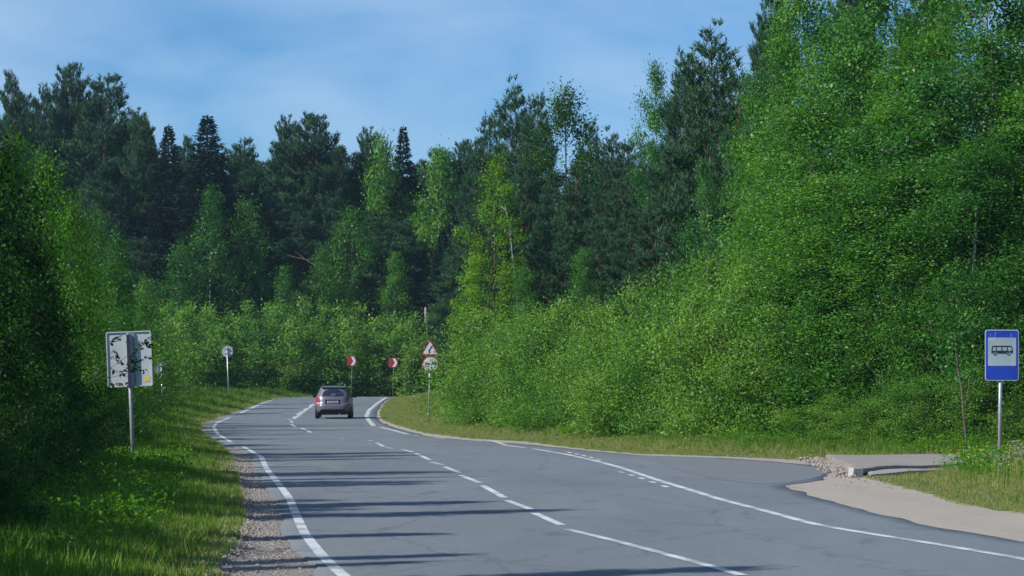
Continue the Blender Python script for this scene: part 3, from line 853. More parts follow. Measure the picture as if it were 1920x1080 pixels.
for k, (px, top, Y, half) in enumerate(sorted([(930, 330, 140, 50), (985, 300, 140, 52), (1035, 330, 136, 50), (1085, 320, 134, 50), (1130, 330, 130, 50), (1170, 340, 128, 52), (1215, 270, 126, 55), (1255, 250, 118, 55), (1300, 240, 112, 60), (1360, 230, 110, 60),
                         (1010, 420, 128, 50), (1060, 430, 126, 52), (1120, 440, 122, 54), (1180, 400, 120, 54), (1235, 380, 112, 56), (1290, 360, 106, 60), (900, 380, 150, 50), (870, 440, 160, 50), (850, 480, 168, 44)])):
    px_tree('young_pine', 'pine_tree', px, top, Y, '%s young pine from the left in the dark stand behind the right hand willows' % ordn(k), 'tree', half, group='young pines behind the willows')

# --- single trees before the right stand
px_tree('maple', 'maple_tree', 925, 292, 126, 'loose yellow green tree with a bare white trunk above the warning sign', 'tree', 66)
px_tree('maple', 'maple_tree', 890, 480, 128, 'small yellow green tree at the foot of the loose one', 'tree', 50)
px_tree('aspen', 'aspen_tree', 1100, 470, 108, 'low aspen with glittering leaves in front of the young pines', 'tree', 44)
px_tree('aspen', 'aspen_tree', 1322, 306, 92, 'yellowish aspen before the great pine, apart from the birch wall', 'tree', 46)
px_tree('aspen', 'aspen_tree', 985, 505, 118, 'leafy sapling rising between willows and young pines', 'tree', 40)

# --- birch wall on the right
rw = random.Random(11)
wall = [(1420, 130, 86, 'birch'), (1465, 20, 84, 'birch'), (1520, -30, 80, 'birch'), (1475, 220, 78, 'aspen'), (1585, 30, 78, 'birch'), (1650, -20, 76, 'aspen'), (1700, 60, 73, 'birch'), (1770, -80, 74, 'birch'), (1850, -120, 71, 'birch'), (1925, -100, 72, 'aspen'), (2010, -60, 70, 'birch'),
        (1440, 300, 79, 'birch'), (1530, 180, 74, 'birch'), (1600, 230, 70, 'aspen'), (1680, 200, 69, 'birch'), (1760, 130, 68, 'aspen'), (1850, 60, 67, 'birch'), (1930, 160, 66, 'birch'), (2020, 120, 66, 'aspen'), (1560, 330, 69, 'birch'), (1730, 300, 66, 'birch'), (1640, 340, 67, 'birch'), (1820, 270, 64, 'birch'), (2100, 50, 68, 'birch')]
wall.sort()
for i, (px, top, Y, kind) in enumerate(wall):
    where = 'left flank' if px < 1500 else 'middle' if px < 1750 else 'right flank, over the bus stop sign' if px < 1950 else 'far right end'
    lab = '%s %s tree counted from the left in the tall green birch wall' % (ordn(i) if i < 20 else 'very late ' + ordn(i - 20), kind)
    px_tree(kind, kind + '_tree', px, top, Y, lab, 'tree', (rw.uniform(150, 190) if px > 1510 else 84 + max(0, px - 1430) * .5) * 70 / Y, group='tall broadleaf wall on the right')

# --- tall thicket in front of the birch wall, behind the platform
base_R = [(830, 770), (900, 783), (1000, 795), (1100, 805), (1200, 815), (1300, 822), (1400, 829), (1500, 835), (1600, 840), (1700, 845), (1800, 850), (1919, 856), (2050, 862)]
def thicket_spot(px, back):
    """foot of a bush: the column px on the measured foot line, moved back a little"""
    y = np.interp(px, [p[0] for p in base_R], [p[1] for p in base_R])
    Y = float(np.interp(y, [770, 783, 795, 805, 815, 822, 829, 835, 840, 845, 850, 856, 862], [118, 98, 88, 81, 75, 71.5, 68.5, 66, 64, 62, 61, 60, 60])) + back
    return (px - 960) * Y / FPX, Y
tops = [(820, 620), (860, 600), (920, 585), (1000, 575), (1100, 570), (1200, 545), (1300, 500), (1380, 470), (1450, 500), (1550, 470), (1700, 480), (1900, 440)]
i = 0; px = 932
while px < 1500:
    X, Y = thicket_spot(px, 1.2 + rw.uniform(-.4, .5))
    top = np.interp(px, *zip(*tops)) + rw.uniform(40, 85)
    Ht = EYE + (HOR - top) * Y / FPX - hraw(X, Y)
    dk = i % 4 == 2
    tree('bigbush' if dk else 'willow', 'birch_bush' if dk else 'willow_bush', X, Y, Ht, '%s bush, %s, in the front row counted rightward from the warning sign' % (ordn(i), 'darker and birch leaved' if dk else 'pale willow'), 'bush', group='front row of the right hand willow thicket', wid=rw.uniform(1.2, 1.9), names=('stems', 'foliage'))
    i += 1; px += 42 + (px - 838) * .05
i = 0; px = 908
while px < 1560:
    X, Y = thicket_spot(px, 4.2 + rw.uniform(-.5, .6))
    top = np.interp(px, *zip(*tops)) + rw.uniform(-8, 22)
    Ht = EYE + (HOR - top) * Y / FPX - hraw(X, Y)
    tree('willow', 'willow_bush', X, Y, Ht, '%s taller willow bush in the back row, counted rightward from the warning sign' % ordn(i), 'bush', group='back row of the right hand willow thicket', wid=rw.uniform(1.7, 2.2), names=('stems', 'foliage'))
    i += 1; px += 46 + (px - 838) * .06
i = 0; px = 1495
while px < 2100:
    X, Y = thicket_spot(px, 1.6 + rw.uniform(-.3, .9))
    top = rw.uniform(480, 600)
    Ht = EYE + (HOR - top) * Y / FPX - hraw(X, Y)
    tree('bigbush', 'birch_thicket_bush', X, Y, Ht, '%s leafy bush rightward in the dense row behind the concrete platform' % ordn(i), 'bush', group='dense bushes behind the platform', wid=rw.uniform(1.25, 1.6), names=('stems', 'foliage'))
    i += 1; px += 62
for i, px in enumerate((1560, 1640, 1735, 1830, 1915, 2010)):
    X, Y = thicket_spot(px, .3)
    tree('willow', 'low_bush', X, Y, rw.uniform(1.0, 1.9), '%s low leafy bush at the foot of the row behind the platform' % ordn(i), 'bush', group='low bushes behind the platform', wid=1.1, names=('stems', 'foliage'))

# --- bushes round the far bend
i = 0; px = 300
while px < 900:
    for r, (dy, Ya) in enumerate(((22, 192), (-4, 197))):
        top = np.interp(px, [250, 330, 430, 530, 640, 740, 800, 880], [590, 585, 588, 570, 588, 600, 600, 590]) + dy + rt.uniform(-12, 14)
        Y = Ya + rt.uniform(-2, 2) - (8 if px < 480 else 0)
        px_tree('far_willow', 'willow_bush', px + r * 17, top, Y, '%s bush from the left in the %s row of bushes round the far bend' % (ordn(i), 'front' if r == 0 else 'rear'), 'bush', half=rt.uniform(52, 66), group='bushes round the far bend', names=('stems', 'foliage'))
    px += 34 + rt.uniform(-3, 5); i += 1
# --- bushes along the left verge between the near trees and the bend
left_run = [(62, -10.4, 3.0), (70, -11.8, 4.2), (78, -13.1, 4.0), (87, -14.4, 4.6), (97, -15.9, 4.3), (107, -17.2, 4.8), (118, -18.6, 4.6), (129, -19.6, 5.0), (141, -20.6, 5.0), (153, -21.4, 5.2), (165, -21.6, 5.4), (177, -21.6, 5.5)]
for i, (Y, X, Ht) in enumerate(left_run):
    tree('far_willow' if Y > 100 else 'willow', 'willow_bush', X - .3, Y, Ht, '%s bush beyond the rectangular sign along the left verge towards the bend' % ordn(i), 'bush', group='bushes along the left verge', wid=2.1, names=('stems', 'foliage'))
    tree('far_willow', 'willow_bush', X - 3.4, Y + 2.5, Ht * 1.25, '%s taller bush in the second row of the left verge towards the bend' % ordn(i), 'bush', group='second row bushes along the left verge', wid=2.5, names=('stems', 'foliage'))
for px, top, Y, half, label in [
    (225, 440, 92, 60, 'small bright tree above the rectangular sign on the left'),
    (170, 500, 84, 60, 'pale leafed small tree left of the rectangular sign'),
    (275, 520, 104, 48, 'young bushy tree just right of the rectangular sign'),
    (185, 395, 100, 60, 'leafy tree behind the near left trees, catching light at its top'),
    (235, 585, 66, 60, 'leafy bush tree directly behind the rectangular sign')]:
    px_tree('bigbush', 'young_birch_tree', px, top, Y, label, 'tree', half, group='small trees near the rectangular sign')

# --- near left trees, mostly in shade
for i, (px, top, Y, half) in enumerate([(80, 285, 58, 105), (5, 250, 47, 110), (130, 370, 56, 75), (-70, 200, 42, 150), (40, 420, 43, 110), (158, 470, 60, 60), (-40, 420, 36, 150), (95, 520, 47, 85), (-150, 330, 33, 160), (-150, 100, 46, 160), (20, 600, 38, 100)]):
    px_tree('sunlit_roadside' if i in (0, 1, 2, 5) else 'roadside', 'roadside_tree', px, top, Y, ['bright topped leafy tree nearest the rectangular sign pole side', 'tall leafy tree at the left edge with a sunlit top', 'leafy tree right of the bright topped one, sloping down to the sign', 'leafy tree cut by the left edge of the picture', 'shaded tree low in front of the tall left edge tree', 'shaded leafy tree just left of the rectangular sign plate', 'dark shaded tree low at the left edge', 'shaded bushy tree between the left edge and the sign pole', 'dark nearest tree beside the lower left corner', 'high tree behind the left edge trees', 'small dark tree in the shade by the left grass'][i], 'tree', half, group='near leafy trees on the left')
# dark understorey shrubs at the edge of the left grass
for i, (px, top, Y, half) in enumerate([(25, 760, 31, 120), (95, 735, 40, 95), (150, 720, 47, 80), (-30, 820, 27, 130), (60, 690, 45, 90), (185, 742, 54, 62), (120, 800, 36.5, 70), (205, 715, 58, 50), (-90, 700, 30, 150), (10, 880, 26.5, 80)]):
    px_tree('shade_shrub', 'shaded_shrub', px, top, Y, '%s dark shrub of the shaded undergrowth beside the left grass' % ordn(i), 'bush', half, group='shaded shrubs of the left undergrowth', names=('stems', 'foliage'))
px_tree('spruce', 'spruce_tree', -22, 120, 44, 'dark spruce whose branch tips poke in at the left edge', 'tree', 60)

# --- trees left of the picture whose slim tops throw the long shadows on the road
def caster(tipx, tipy, dist, kind, w, label, extra=0.0):
    (tx,), (ty,) = on_road([tipx], [tipy])
    sx, sy = sun_dir.x / math.hypot(sun_dir.x, sun_dir.y), sun_dir.y / math.hypot(sun_dir.x, sun_dir.y)
    Ht = dist * math.tan(_el)
    X, Y = tx + sx * dist, ty + sy * dist
    return tree(kind, 'slim_tree' if kind == 'slim' else 'spruce_tree', X, Y, Ht - hraw(X, Y) + extra, label, 'tree', group='slim roadside trees throwing shadows over the road', wid=w)
cast = [(1010, 957, 11.5, 'slim', .95), (850, 943, 10.5, 'slim', 1.15), (835, 1001, 9.3, 'slim', .6), (790, 908, 10.5, 'slim', .6), (730, 849, 12.0, 'slim', 1.3), 
        (1395, 1067, 12.5, 'slim', .75), (880, 1041, 9.5, 'slim', .55), (760, 1056, 9, 'slim', .5), (610, 757, 13, 'slim', 1.2), (575, 765.5, 11, 'slim', 1.2), (530, 775, 11, 'slim', 1.1), (520, 823, 9.5, 'slim', .6),
        (560, 797, 12, 'slim', .5), (1100, 1100, 10, 'slim', .7), (470, 803, 7, 'slim', .5), (1300, 1150, 11, 'slim', .8)]
for i, (tx, ty, d, k_, w) in enumerate(cast):
    caster(tx, ty, d, k_, w, 'slim roadside tree left of the road whose shadow streaks across the asphalt')
# off-picture undergrowth that keeps the left verge in broken shade
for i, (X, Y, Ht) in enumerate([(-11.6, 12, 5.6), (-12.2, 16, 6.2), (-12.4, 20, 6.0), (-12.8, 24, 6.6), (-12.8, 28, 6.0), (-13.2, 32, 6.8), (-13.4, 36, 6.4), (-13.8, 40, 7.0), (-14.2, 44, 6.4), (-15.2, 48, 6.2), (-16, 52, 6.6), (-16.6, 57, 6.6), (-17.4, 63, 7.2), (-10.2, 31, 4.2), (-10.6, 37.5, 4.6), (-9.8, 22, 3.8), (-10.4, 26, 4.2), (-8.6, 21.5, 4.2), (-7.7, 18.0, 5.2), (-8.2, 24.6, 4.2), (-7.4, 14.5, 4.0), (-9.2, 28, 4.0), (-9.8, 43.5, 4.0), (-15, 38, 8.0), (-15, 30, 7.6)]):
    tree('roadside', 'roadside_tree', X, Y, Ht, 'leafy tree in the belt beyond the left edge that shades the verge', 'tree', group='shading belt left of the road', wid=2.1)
# ------------------------------------------------------------------ bus stop platform and stones
TOPZ = .145
M['conc_edge'] = simple('conc_edge', (.25, .235, .22), .9, var=.25, scale=14, bump=.5)
def slab(name, corners, z0, z1, mat, parent, seed, rough_edge=.03, step=.35):
    rng = np.random.default_rng(seed)
    pts = []
    for a, b in zip(corners, corners[1:] + corners[:1]):
        n = max(2, int(math.dist(a, b) / step))
        for k in range(n):
            t = k / n; pts.append((a[0] + (b[0] - a[0]) * t + rng.normal() * rough_edge * (k > 0), a[1] + (b[1] - a[1]) * t + rng.normal() * rough_edge * (k > 0)))
    n = len(pts); c = np.mean(pts, axis=0)
    V, F = [], []
    def dz(x, y): return .012 * math.sin(x * 2.1 + y) + .008 * math.sin(y * 1.7)
    rings = [0.35, .7, .96, 1.0]
    for r in rings:
        for x, y in pts:
            xx, yy = c[0] + (x - c[0]) * r, c[1] + (y - c[1]) * r
            V.append((xx, yy, z1 + dz(xx, yy) - (.012 if r == 1.0 else 0)))
    for x, y in pts: V.append((x + rng.normal() * .01, y + rng.normal() * .01, z0))
    for k in range(4):
        for i in range(n):
            j = (i + 1) % n; F.append((k * n + i, k * n + j, (k + 1) * n + j, (k + 1) * n + i))
    V.append((c[0], c[1], z1 + dz(*c))); F += [(len(V) - 1, (i + 1) % n, i) for i in range(n)]
    F = [tuple(reversed(f)) for f in F]
    me = bpy.data.meshes.new(name); me.from_pydata(V, [], F); me.materials.append(mat); me.update()
    return link(name, me, parent)
plat = empty('bus_stop_platform', (0, 0, 0), 0, 'low cracked concrete platform beside the sandy layby', 'platform')
slab('top_slab', [(6.22, 48.2), (7.5, 50.6), (9.9, 52.6), (10.2, 57.8), (6.85, 58.2)], .04, TOPZ, M['concrete'], plat, 5)
slab('base_slab', [(6.42, 47.7), (7.7, 49.2), (8.7, 51.2), (8.9, 57), (7.2, 57.4)], -.03, .075, M['conc_edge'], plat, 6)

def stone_mesh(seed, r=1.0, mat=None):
    rng = random.Random(seed)
    import bmesh
    bm = bmesh.new(); bmesh.ops.create_icosphere(bm, subdivisions=1, radius=r)
    for v in bm.verts: v.co *= rng.uniform(.7, 1.15); v.co.z *= .7
    me = bpy.data.meshes.new('stone'); bm.to_mesh(me); bm.free(); me.materials.append(mat or M['conc_edge']); return me
M['conc_block'] = simple('conc_block', (.34, .33, .32), .9, var=.25, scale=20, bump=.5)
blk = MB()
blk.box(-.10, .10, -.09, .09, -.03, .13)
bo = blk.build('concrete_block', M['conc_block'], loc=(6.16, 47.85, .03), rot=(.06, .1, .4))
tag(bo, 'pale broken concrete block at the front corner of the platform', 'block')

# ------------------------------------------------------------------ geometry node scatter for what nobody could count
def scatter(name, pts, scales, protos, label, tilt=.0):
    pts = np.asarray(pts, np.float32); n = len(pts)
    rng = np.random.default_rng(n)
    me = bpy.data.meshes.new(name); me.vertices.add(n); me.vertices.foreach_set('co', pts.ravel())
    a = me.attributes.new('rot', 'FLOAT_VECTOR', 'POINT')
    rr = np.stack([rng.normal(size=n) * tilt, rng.normal(size=n) * tilt, rng.uniform(0, 6.28, n)], -1).astype(np.float32); a.data.foreach_set('vector', rr.ravel())
    a = me.attributes.new('scl', 'FLOAT', 'POINT'); a.data.foreach_set('value', np.asarray(scales, np.float32))
    a = me.attributes.new('pick', 'INT', 'POINT'); a.data.foreach_set('value', rng.integers(0, len(protos), n).astype(np.int32))
    me.update()
    col = bpy.data.collections.new(name + '_sources')
    for i, pm in enumerate(protos):
        col.objects.link(bpy.data.objects.new('%s_source_%d' % (name, i), pm))
    ng = bpy.data.node_groups.new(name + '_nodes', 'GeometryNodeTree')
    ng.interface.new_socket('Geometry', in_out='INPUT', socket_type='NodeSocketGeometry')
    ng.interface.new_socket('Geometry', in_out='OUTPUT', socket_type='NodeSocketGeometry')
    gi = ng.nodes.new('NodeGroupInput'); go = ng.nodes.new('NodeGroupOutput')
    ci = ng.nodes.new('GeometryNodeCollectionInfo'); ci.inputs['Collection'].default_value = col
    ci.inputs['Separate Children'].default_value = True; ci.inputs['Reset Children'].default_value = True
    ip = ng.nodes.new('GeometryNodeInstanceOnPoints'); ip.inputs['Pick Instance'].default_value = True
    def att(nm, t):
        x = ng.nodes.new('GeometryNodeInputNamedAttribute'); x.data_type = t; x.inputs['Name'].default_value = nm; return x.outputs['Attribute']
    L = ng.links.new
    L(gi.outputs[0], ip.inputs['Points']); L(ci.outputs[0], ip.inputs['Instance'])
    L(att('pick', 'INT'), ip.inputs['Instance Index'])
    e2r = ng.nodes.new('FunctionNodeEulerToRotation'); L(att('rot', 'FLOAT_VECTOR'), e2r.inputs[0]); L(e2r.outputs[0], ip.inputs['Rotation'])
    L(att('scl', 'FLOAT'), ip.inputs['Scale'])
    L(ip.outputs[0], go.inputs[0])
    o = link(name, me); md = o.modifiers.new('scatter', 'NODES'); md.node_group = ng
    return tag(o, label, kind='stuff')

def blades(seed, nb, h, w, spread, mat, lean=.35):
    rng = np.random.default_rng(seed)
    V, F, T = [], [], []
    for i in range(nb):
        a = rng.uniform(0, 6.28); r = spread * math.sqrt(rng.uniform()); b = np.array([math.cos(a) * r, math.sin(a) * r, 0])
        hh = h * rng.uniform(.5, 1.1); d = rng.uniform(0, 6.28); ln = np.array([math.cos(d), math.sin(d), 0]) * hh * abs(rng.normal()) * lean
        s = np.array([-math.sin(d + rng.normal()), math.cos(d), 0]) * w * .5
        k = len(V)
        V += [b - s - np.array([0, 0, .02]), b + s - np.array([0, 0, .02]), b + ln * .35 + s * .8 + [0, 0, hh * .55], b + ln * .35 - s * .8 + [0, 0, hh * .55], b + ln + [0, 0, hh]]
        F += [(k, k + 1, k + 2), (k, k + 2, k + 3), (k + 3, k + 2, k + 4)]; t = rng.normal(.5, .2); T += [t] * 3
    return mesh_np('tuft', V, [np.array(F)], [mat], tint=np.clip(T, 0, 1))
def herb(seed, n, h, leaf, mat, spread=.16):
    rng = np.random.default_rng(seed)
    P = np.stack([rng.normal(size=n) * spread, rng.normal(size=n) * spread, h * rng.uniform(.1, 1, n)], -1)
    D = rng.normal(size=(n, 3)); D[:, 2] = np.abs(D[:, 2]) * .4 + .1
    return leaves_mesh('herb', P, D, leaf, rng, mat, np.clip(rng.normal(.5, .18, n), 0, 1), width=.7, nrm_up=1.5)
def stalks(seed, n, h, mat_head, spread=.18, head=.02, stemmat=None):
    rng = np.random.default_rng(seed)
    V, F, mi, T = [], [], [], []
    for i in range(n):
        b = np.array([rng.normal() * spread, rng.normal() * spread, -.02]); hh = h * rng.uniform(.6, 1.1); tp = b + np.array([rng.normal() * .08, rng.normal() * .08, 1]) * hh
        k = len(V); V += [b + [-.004, 0, 0], b + [.004, 0, 0], tp]; F.append((k, k + 1, k + 2)); mi.append(0); T.append(.5)
        for q in range(5):
            p = tp + rng.normal(size=3) * [head * 1.2, head * 1.2, head * 2.0]
            x, y = rng.normal(size=3), rng.normal(size=3); x /= np.linalg.norm(x); y /= np.linalg.norm(y)
            k = len(V); V += [p - x * head, p + y * head, p + x * head]; F.append((k, k + 1, k + 2)); mi.append(1); T.append(.5)
    return mesh_np('stalks', V, [np.array(F)], [stemmat or M['herb_leaf'], mat_head], tint=T, midx=mi)

rg = np.random.default_rng(99)
def in_platform(x, y):
    return (x > 6.05 + (y - 48) * .065) & (x < 10.1) & (y > 47.6 + (x - 6.2) * 1.55) & (y < 58.3)
def area(n, y0, y1, x_of, keep):
    """random feet; x_of(y, u) gives X; keep(x, y) a probability"""
    # density falls with distance because nearer ground fills more of the view
    y = y0 + (y1 - y0) * rg.uniform(size=n) ; u = rg.uniform(size=n)
    x = x_of(y, u); k = rg.uniform(size=n) < keep(x, y)
    x, y = x[k], y[k]
    return np.stack([x, y, height(x, y)], -1)
def patchy(x, y, f=1.3, ph=0):
    return .5 + .5 * np.sin(x * f + 1.7 * np.sin(y * f * .6 + ph)) * np.cos(y * f * .8 - ph + 1.3 * np.sin(x * f * .7))
# left verge
L1 = area(26000, 19, 48, lambda y, u: XG(y) + .10 - u ** 1.25 * 6.0, lambda x, y: .55 + .45 * patchy(x, y) * (x < XG(y) - .5) )
L2 = area(16000, 48, 95, lambda y, u: XG(y) + .10 - u ** 1.3 * 6.5, lambda x, y: .6 + .4 * patchy(x, y))
L3 = area(12000, 95, 186, lambda y, u: XG(y) + .15 - u ** 1.3 * 7.5, lambda x, y: .6 + .4 * patchy(x, y))
tufts = [blades(i, 16, .24, .011, .10, M['grass_blade']) for i in range(5)]
tufts_dry = [blades(20 + i, 14, .15, .012, .13, M['dry_blade'], .5) for i in range(4)]
ll = np.concatenate([L1, L2, L3])
sc = rg.uniform(.55, 1.25, len(ll)) * np.where(ll[:, 1] > 95, 1.5, 1.0) * np.clip(.45 + (XG(ll[:, 1]) - ll[:, 0]) * .45, .45, 1.15)
lm = rg.uniform(size=len(ll)) < np.clip(.7 - (XG(ll[:, 1]) - ll[:, 0]) * .5, .12, .6)
scatter('short_grass', ll[lm], sc[lm] * 1.3, tufts_dry, 'yellowish dry grass between the green blades of the left verge', .15)
scatter('grass', ll[~lm], sc[~lm] * rg.uniform(.7, 1.25, (~lm).sum()), tufts, 'green grass with long blades on the left verge', .12)
# right verge: short by the road, long at the foot of the thicket
def rightx(y, u): return XB(y) - .05 + u ** 1.1 * np.interp(y, [33, 60, 100, 185], [5.5, 7.0, 5.5, 5.0])
R1 = area(26000, 33, 75, rightx, lambda x, y: np.where(in_platform(x, y), 0, .6 + .4 * patchy(x, y)))
R2 = area(30000, 75, 187, rightx, lambda x, y: .6 + .4 * patchy(x, y))
rr_ = np.concatenate([R1, R2]); du = rr_[:, 0] - XB(rr_[:, 1])
drymask = rg.uniform(size=len(rr_)) < np.clip(1.15 - du * .14, .35, .97)
sc = rg.uniform(.5, 1.1, len(rr_)) * np.clip(.35 + du * .22, .35, 1.2)
scatter('short_grass', rr_[drymask], sc[drymask], tufts_dry, 'short sun bleached grass on the right verge', .15)
scatter('grass', rr_[~drymask], sc[~drymask] * 1.1, tufts, 'fresh green grass on the right verge under the thicket', .12)
# broad leaved herbs
H1 = area(2600, 19, 60, lambda y, u: XG(y) - .9 - u * 4.5, lambda x, y: (patchy(x, y, .9, 2) > .55) * 1.0)
H2 = area(1500, 50, 120, lambda y, u: XB(y) + 2.6 + u * 4.5, lambda x, y: np.where(in_platform(x, y), 0, (patchy(x, y, .8, 1) > .4) * 1.0))
H3 = area(500, 44, 56, lambda y, u: 8.3 + u * 4.5, lambda x, y: np.where(in_platform(x, y), 0, .8))
hh = np.concatenate([H1, H2, H3])
scatter('leafy_herbs', hh, rg.uniform(.5, 1.15, len(hh)), [herb(40 + i, 60, .38, .055, M['herb_leaf']) for i in range(4)], 'broad leaved herbs and nettles growing through the verge grass', .1)
fl = np.concatenate([area(160, 28, 46, lambda y, u: XG(y) - 1.8 - u * 2.5, lambda x, y: (patchy(x, y, 1.1, 3) > .5) * 1.0),
                     area(90, 40, 52, lambda y, u: 8.2 + u * 2.2, lambda x, y: np.where(in_platform(x, y), 0, .8))])
scatter('yellow_flowers', fl, rg.uniform(.6, 1.1, len(fl)), [stalks(60 + i, 4, .42, M['flower'], .10, .014) for i in range(3)], 'small yellow wildflowers standing in the grass')
dw = area(90, 41, 47.5, lambda y, u: 7.7 + u * 2.0 + (y - 43) * .12, lambda x, y: np.where(in_platform(x, y), 0, .9))
scatter('dry_weeds', dw, rg.uniform(.7, 1.15, len(dw)), [stalks(70 + i, 9, .62, M['seed_head'], .14, .017, M['dry_blade']) for i in range(3)], 'pale dry seed heads of tall weeds by the bus stop sign', .08)
# stones
st = [stone_mesh(i, 1.0, M['rubble_stone']) for i in range(5)]
sg = area(5200, 19, 60, lambda y, u: XG(y) - .15 + u ** 1.2 * (XL(y) - XG(y) - .12), lambda x, y: np.ones_like(x)); sg[:, 2] += .03
scatter('gravel_stones', sg, rg.uniform(.008, .030, len(sg)) , st, 'loose stones on the left gravel shoulder', .5)
rb = area(420, 47.5, 58.5, lambda y, u: 5.75 + (y - 48) * .05 + u ** .7 * .5, lambda x, y: np.ones_like(x)); rb[:, 2] += .04 + .10 * np.clip((rb[:, 0] - 5.9) / .5, 0, 1) * 0
scatter('rubble', rb, rg.uniform(.015, .055, len(rb)), st, 'broken stones and rubble along the road side of the platform', .6)
sp = area(700, 42, 62, lambda y, u: XA(y) - .3 + u * (XB(y) - XA(y) + .6), lambda x, y: np.ones_like(x)); sp[:, 2] += .035
scatter('pebbles', sp, rg.uniform(.006, .022, len(sp)), st, 'small pebbles strewn over the sandy layby', .6)

# ------------------------------------------------------------------ signs
M['galv'] = simple('galvanised_steel', (.42, .43, .44), .45, .75, var=.15, scale=12)
M['dull_post'] = simple('dull_post', (.12, .125, .13), .7, .1, var=.4, scale=14)
M['plate_back'] = simple('plate_back', (.48, .53, .57), .5, .25, var=.08, scale=3)
M['old_grey'] = simple('old_grey', (.26, .28, .31), .6, .4, var=.2, scale=10)
M['sign_white'] = simple('sign_white', (.48, .53, .58), .45, var=.06, scale=3)
M['sign_pale'] = simple('sign_pale', (.29, .36, .40), .4, var=.14, scale=3)
M['sign_red'] = simple('sign_red', (.22, .012, .02), .5, var=.15, scale=8)
M['sign_blue'] = simple('sign_blue', (.012, .045, .36), .35, var=.18, scale=2.5)
M['sign_navy'] = simple('sign_navy', (.012, .014, .045), .5, var=.1)
M['sign_edge'] = simple('sign_edge', (.33, .40, .50), .4, var=.1)
M['black'] = simple('black', (.012, .012, .014), .6)
M['yellow'] = simple('sticker_yellow', (.72, .50, .03), .5, var=.05)
M['scratch'] = simple('scratch', (.40, .46, .62), .5)

def circle(r, n=32, cx=0, cz=0, a0=0): return [(cx + r * math.cos(a0 + i * 2 * math.pi / n), cz + r * math.sin(a0 + i * 2 * math.pi / n)) for i in range(n)]
def rrect(w, h, r, cx=0, cz=0, n=5):
    out = []
    for k, (sx, sz) in enumerate(((1, 1), (-1, 1), (-1, -1), (1, -1))):
        for i in range(n + 1):
            a = math.pi / 2 * (k + i / n); out.append((cx + sx * (w / 2 - r) + r * math.cos(a), cz + sz * (h / 2 - r) + r * math.sin(a)))
    return out
def rtri(side, r, cx=0, cz=0, n=4):
    """rounded triangle, apex up, centroid at (cx, cz)"""
    R = side / math.sqrt(3); out = []
    for k in range(3):
        a = math.pi / 2 + k * 2 * math.pi / 3; c = (cx + (R - 2 * r) * math.cos(a), cz + (R - 2 * r) * math.sin(a))
        for i in range(n + 1):
            b = a - math.pi / 3 + i / n * 2 * math.pi / 3; out.append((c[0] + r * math.cos(b), c[1] + r * math.sin(b)))
    return out
def part(name, parent, mat, fn, smooth=False, label=None, **kw):
    m = MB(); fn(m); o = m.build(name, mat, parent, smooth=smooth, **kw)
    if label: o['label'] = label
    return o
def poly(name, parent, mat, pts, y0, y1, label=None): return part(name, parent, mat, lambda m: m.prism(pts, y0, y1), label=label)
def place(px, Y): return (px - 960) * Y / FPX
def zpic(py, Y): return EYE + (HOR - py) * Y / FPX

# bus stop sign
Y = 53.5; X = place(1874, Y); zb = hraw(X, Y)
t = empty('bus_stop_sign', (X, Y, zb), rad(1), 'blue bus stop sign with a bus symbol on a pale steel pole', 'road sign')
w, h = 63.5 * Y / FPX, 95.5 * Y / FPX; zc = zpic(666, Y) - zb; xo = place(1877.5, Y) - X
part('pole', t, M['galv'], lambda m: m.tube([(.0, .0, -.4), (.01, 0, 1.0), (.03, 0, zc + .42)], .038, 12), smooth=True)
poly('sign_plate', t, M['sign_edge'], rrect(w, h, .05, xo, zc), -.062, -.045)
poly('blue_face', t, M['sign_blue'], rrect(w - .035, h - .035, .04, xo, zc), -.066, -.0625)
zi = zpic(659.5, Y) - zb
poly('pale_panel', t, M['sign_pale'], rrect(.565, .565, .02, xo, zi), -.0695, -.0665)
zi = zpic(657.5, Y) - zb
s_ = 0.43 / 100.0                       # symbol is 100 units wide
def bp(pts): return [(xo + (x - 50) * s_, zi + (z - 19) * s_) for x, z in pts]
def bus_body(m):
    y0, y1 = -.0725, -.070
    m.prism(bp([(0, 6), (6, 6), (9, 12), (17, 15), (25, 12), (29, 5), (70, 5), (73, 12), (81, 15), (90, 12), (93, 6), (100, 6), (101, 19), (0, 19)][::1]), y0, y1)
    m.prism(bp([(3, 36), (4, 40), (8, 42), (90, 42), (95, 40), (96, 36)]), y0, y1)          # roof strip
    for a, b, c, d in ((0, 19, 6, 36), (97, 19, 93, 36)): pass
    m.prism(bp([(0, 19), (4.5, 19), (8.5, 36), (3.5, 36)]), y0, y1)
    m.prism(bp([(96.5, 19), (101, 19), (97, 36), (92.5, 36)]), y0, y1)
    for x in (21, 47, 72.5): m.prism(bp([(x, 19), (x + 4, 19), (x + 4, 36), (x, 36)]), y0, y1)
part('bus_symbol', t, M['sign_navy'], bus_body)
for cxx in (17.5, 81.5):
    part('wheel_symbol', t, M['sign_navy'], lambda m: m.ring([(xo + (cxx - 50) * s_ + p[0], zi + (4 - 19) * s_ + p[1]) for p in circle(8.4 * s_, 20)], [(xo + (cxx - 50) * s_ + p[0], zi + (4 - 19) * s_ + p[1]) for p in circle(4.2 * s_, 20)], -.0725, -.070))
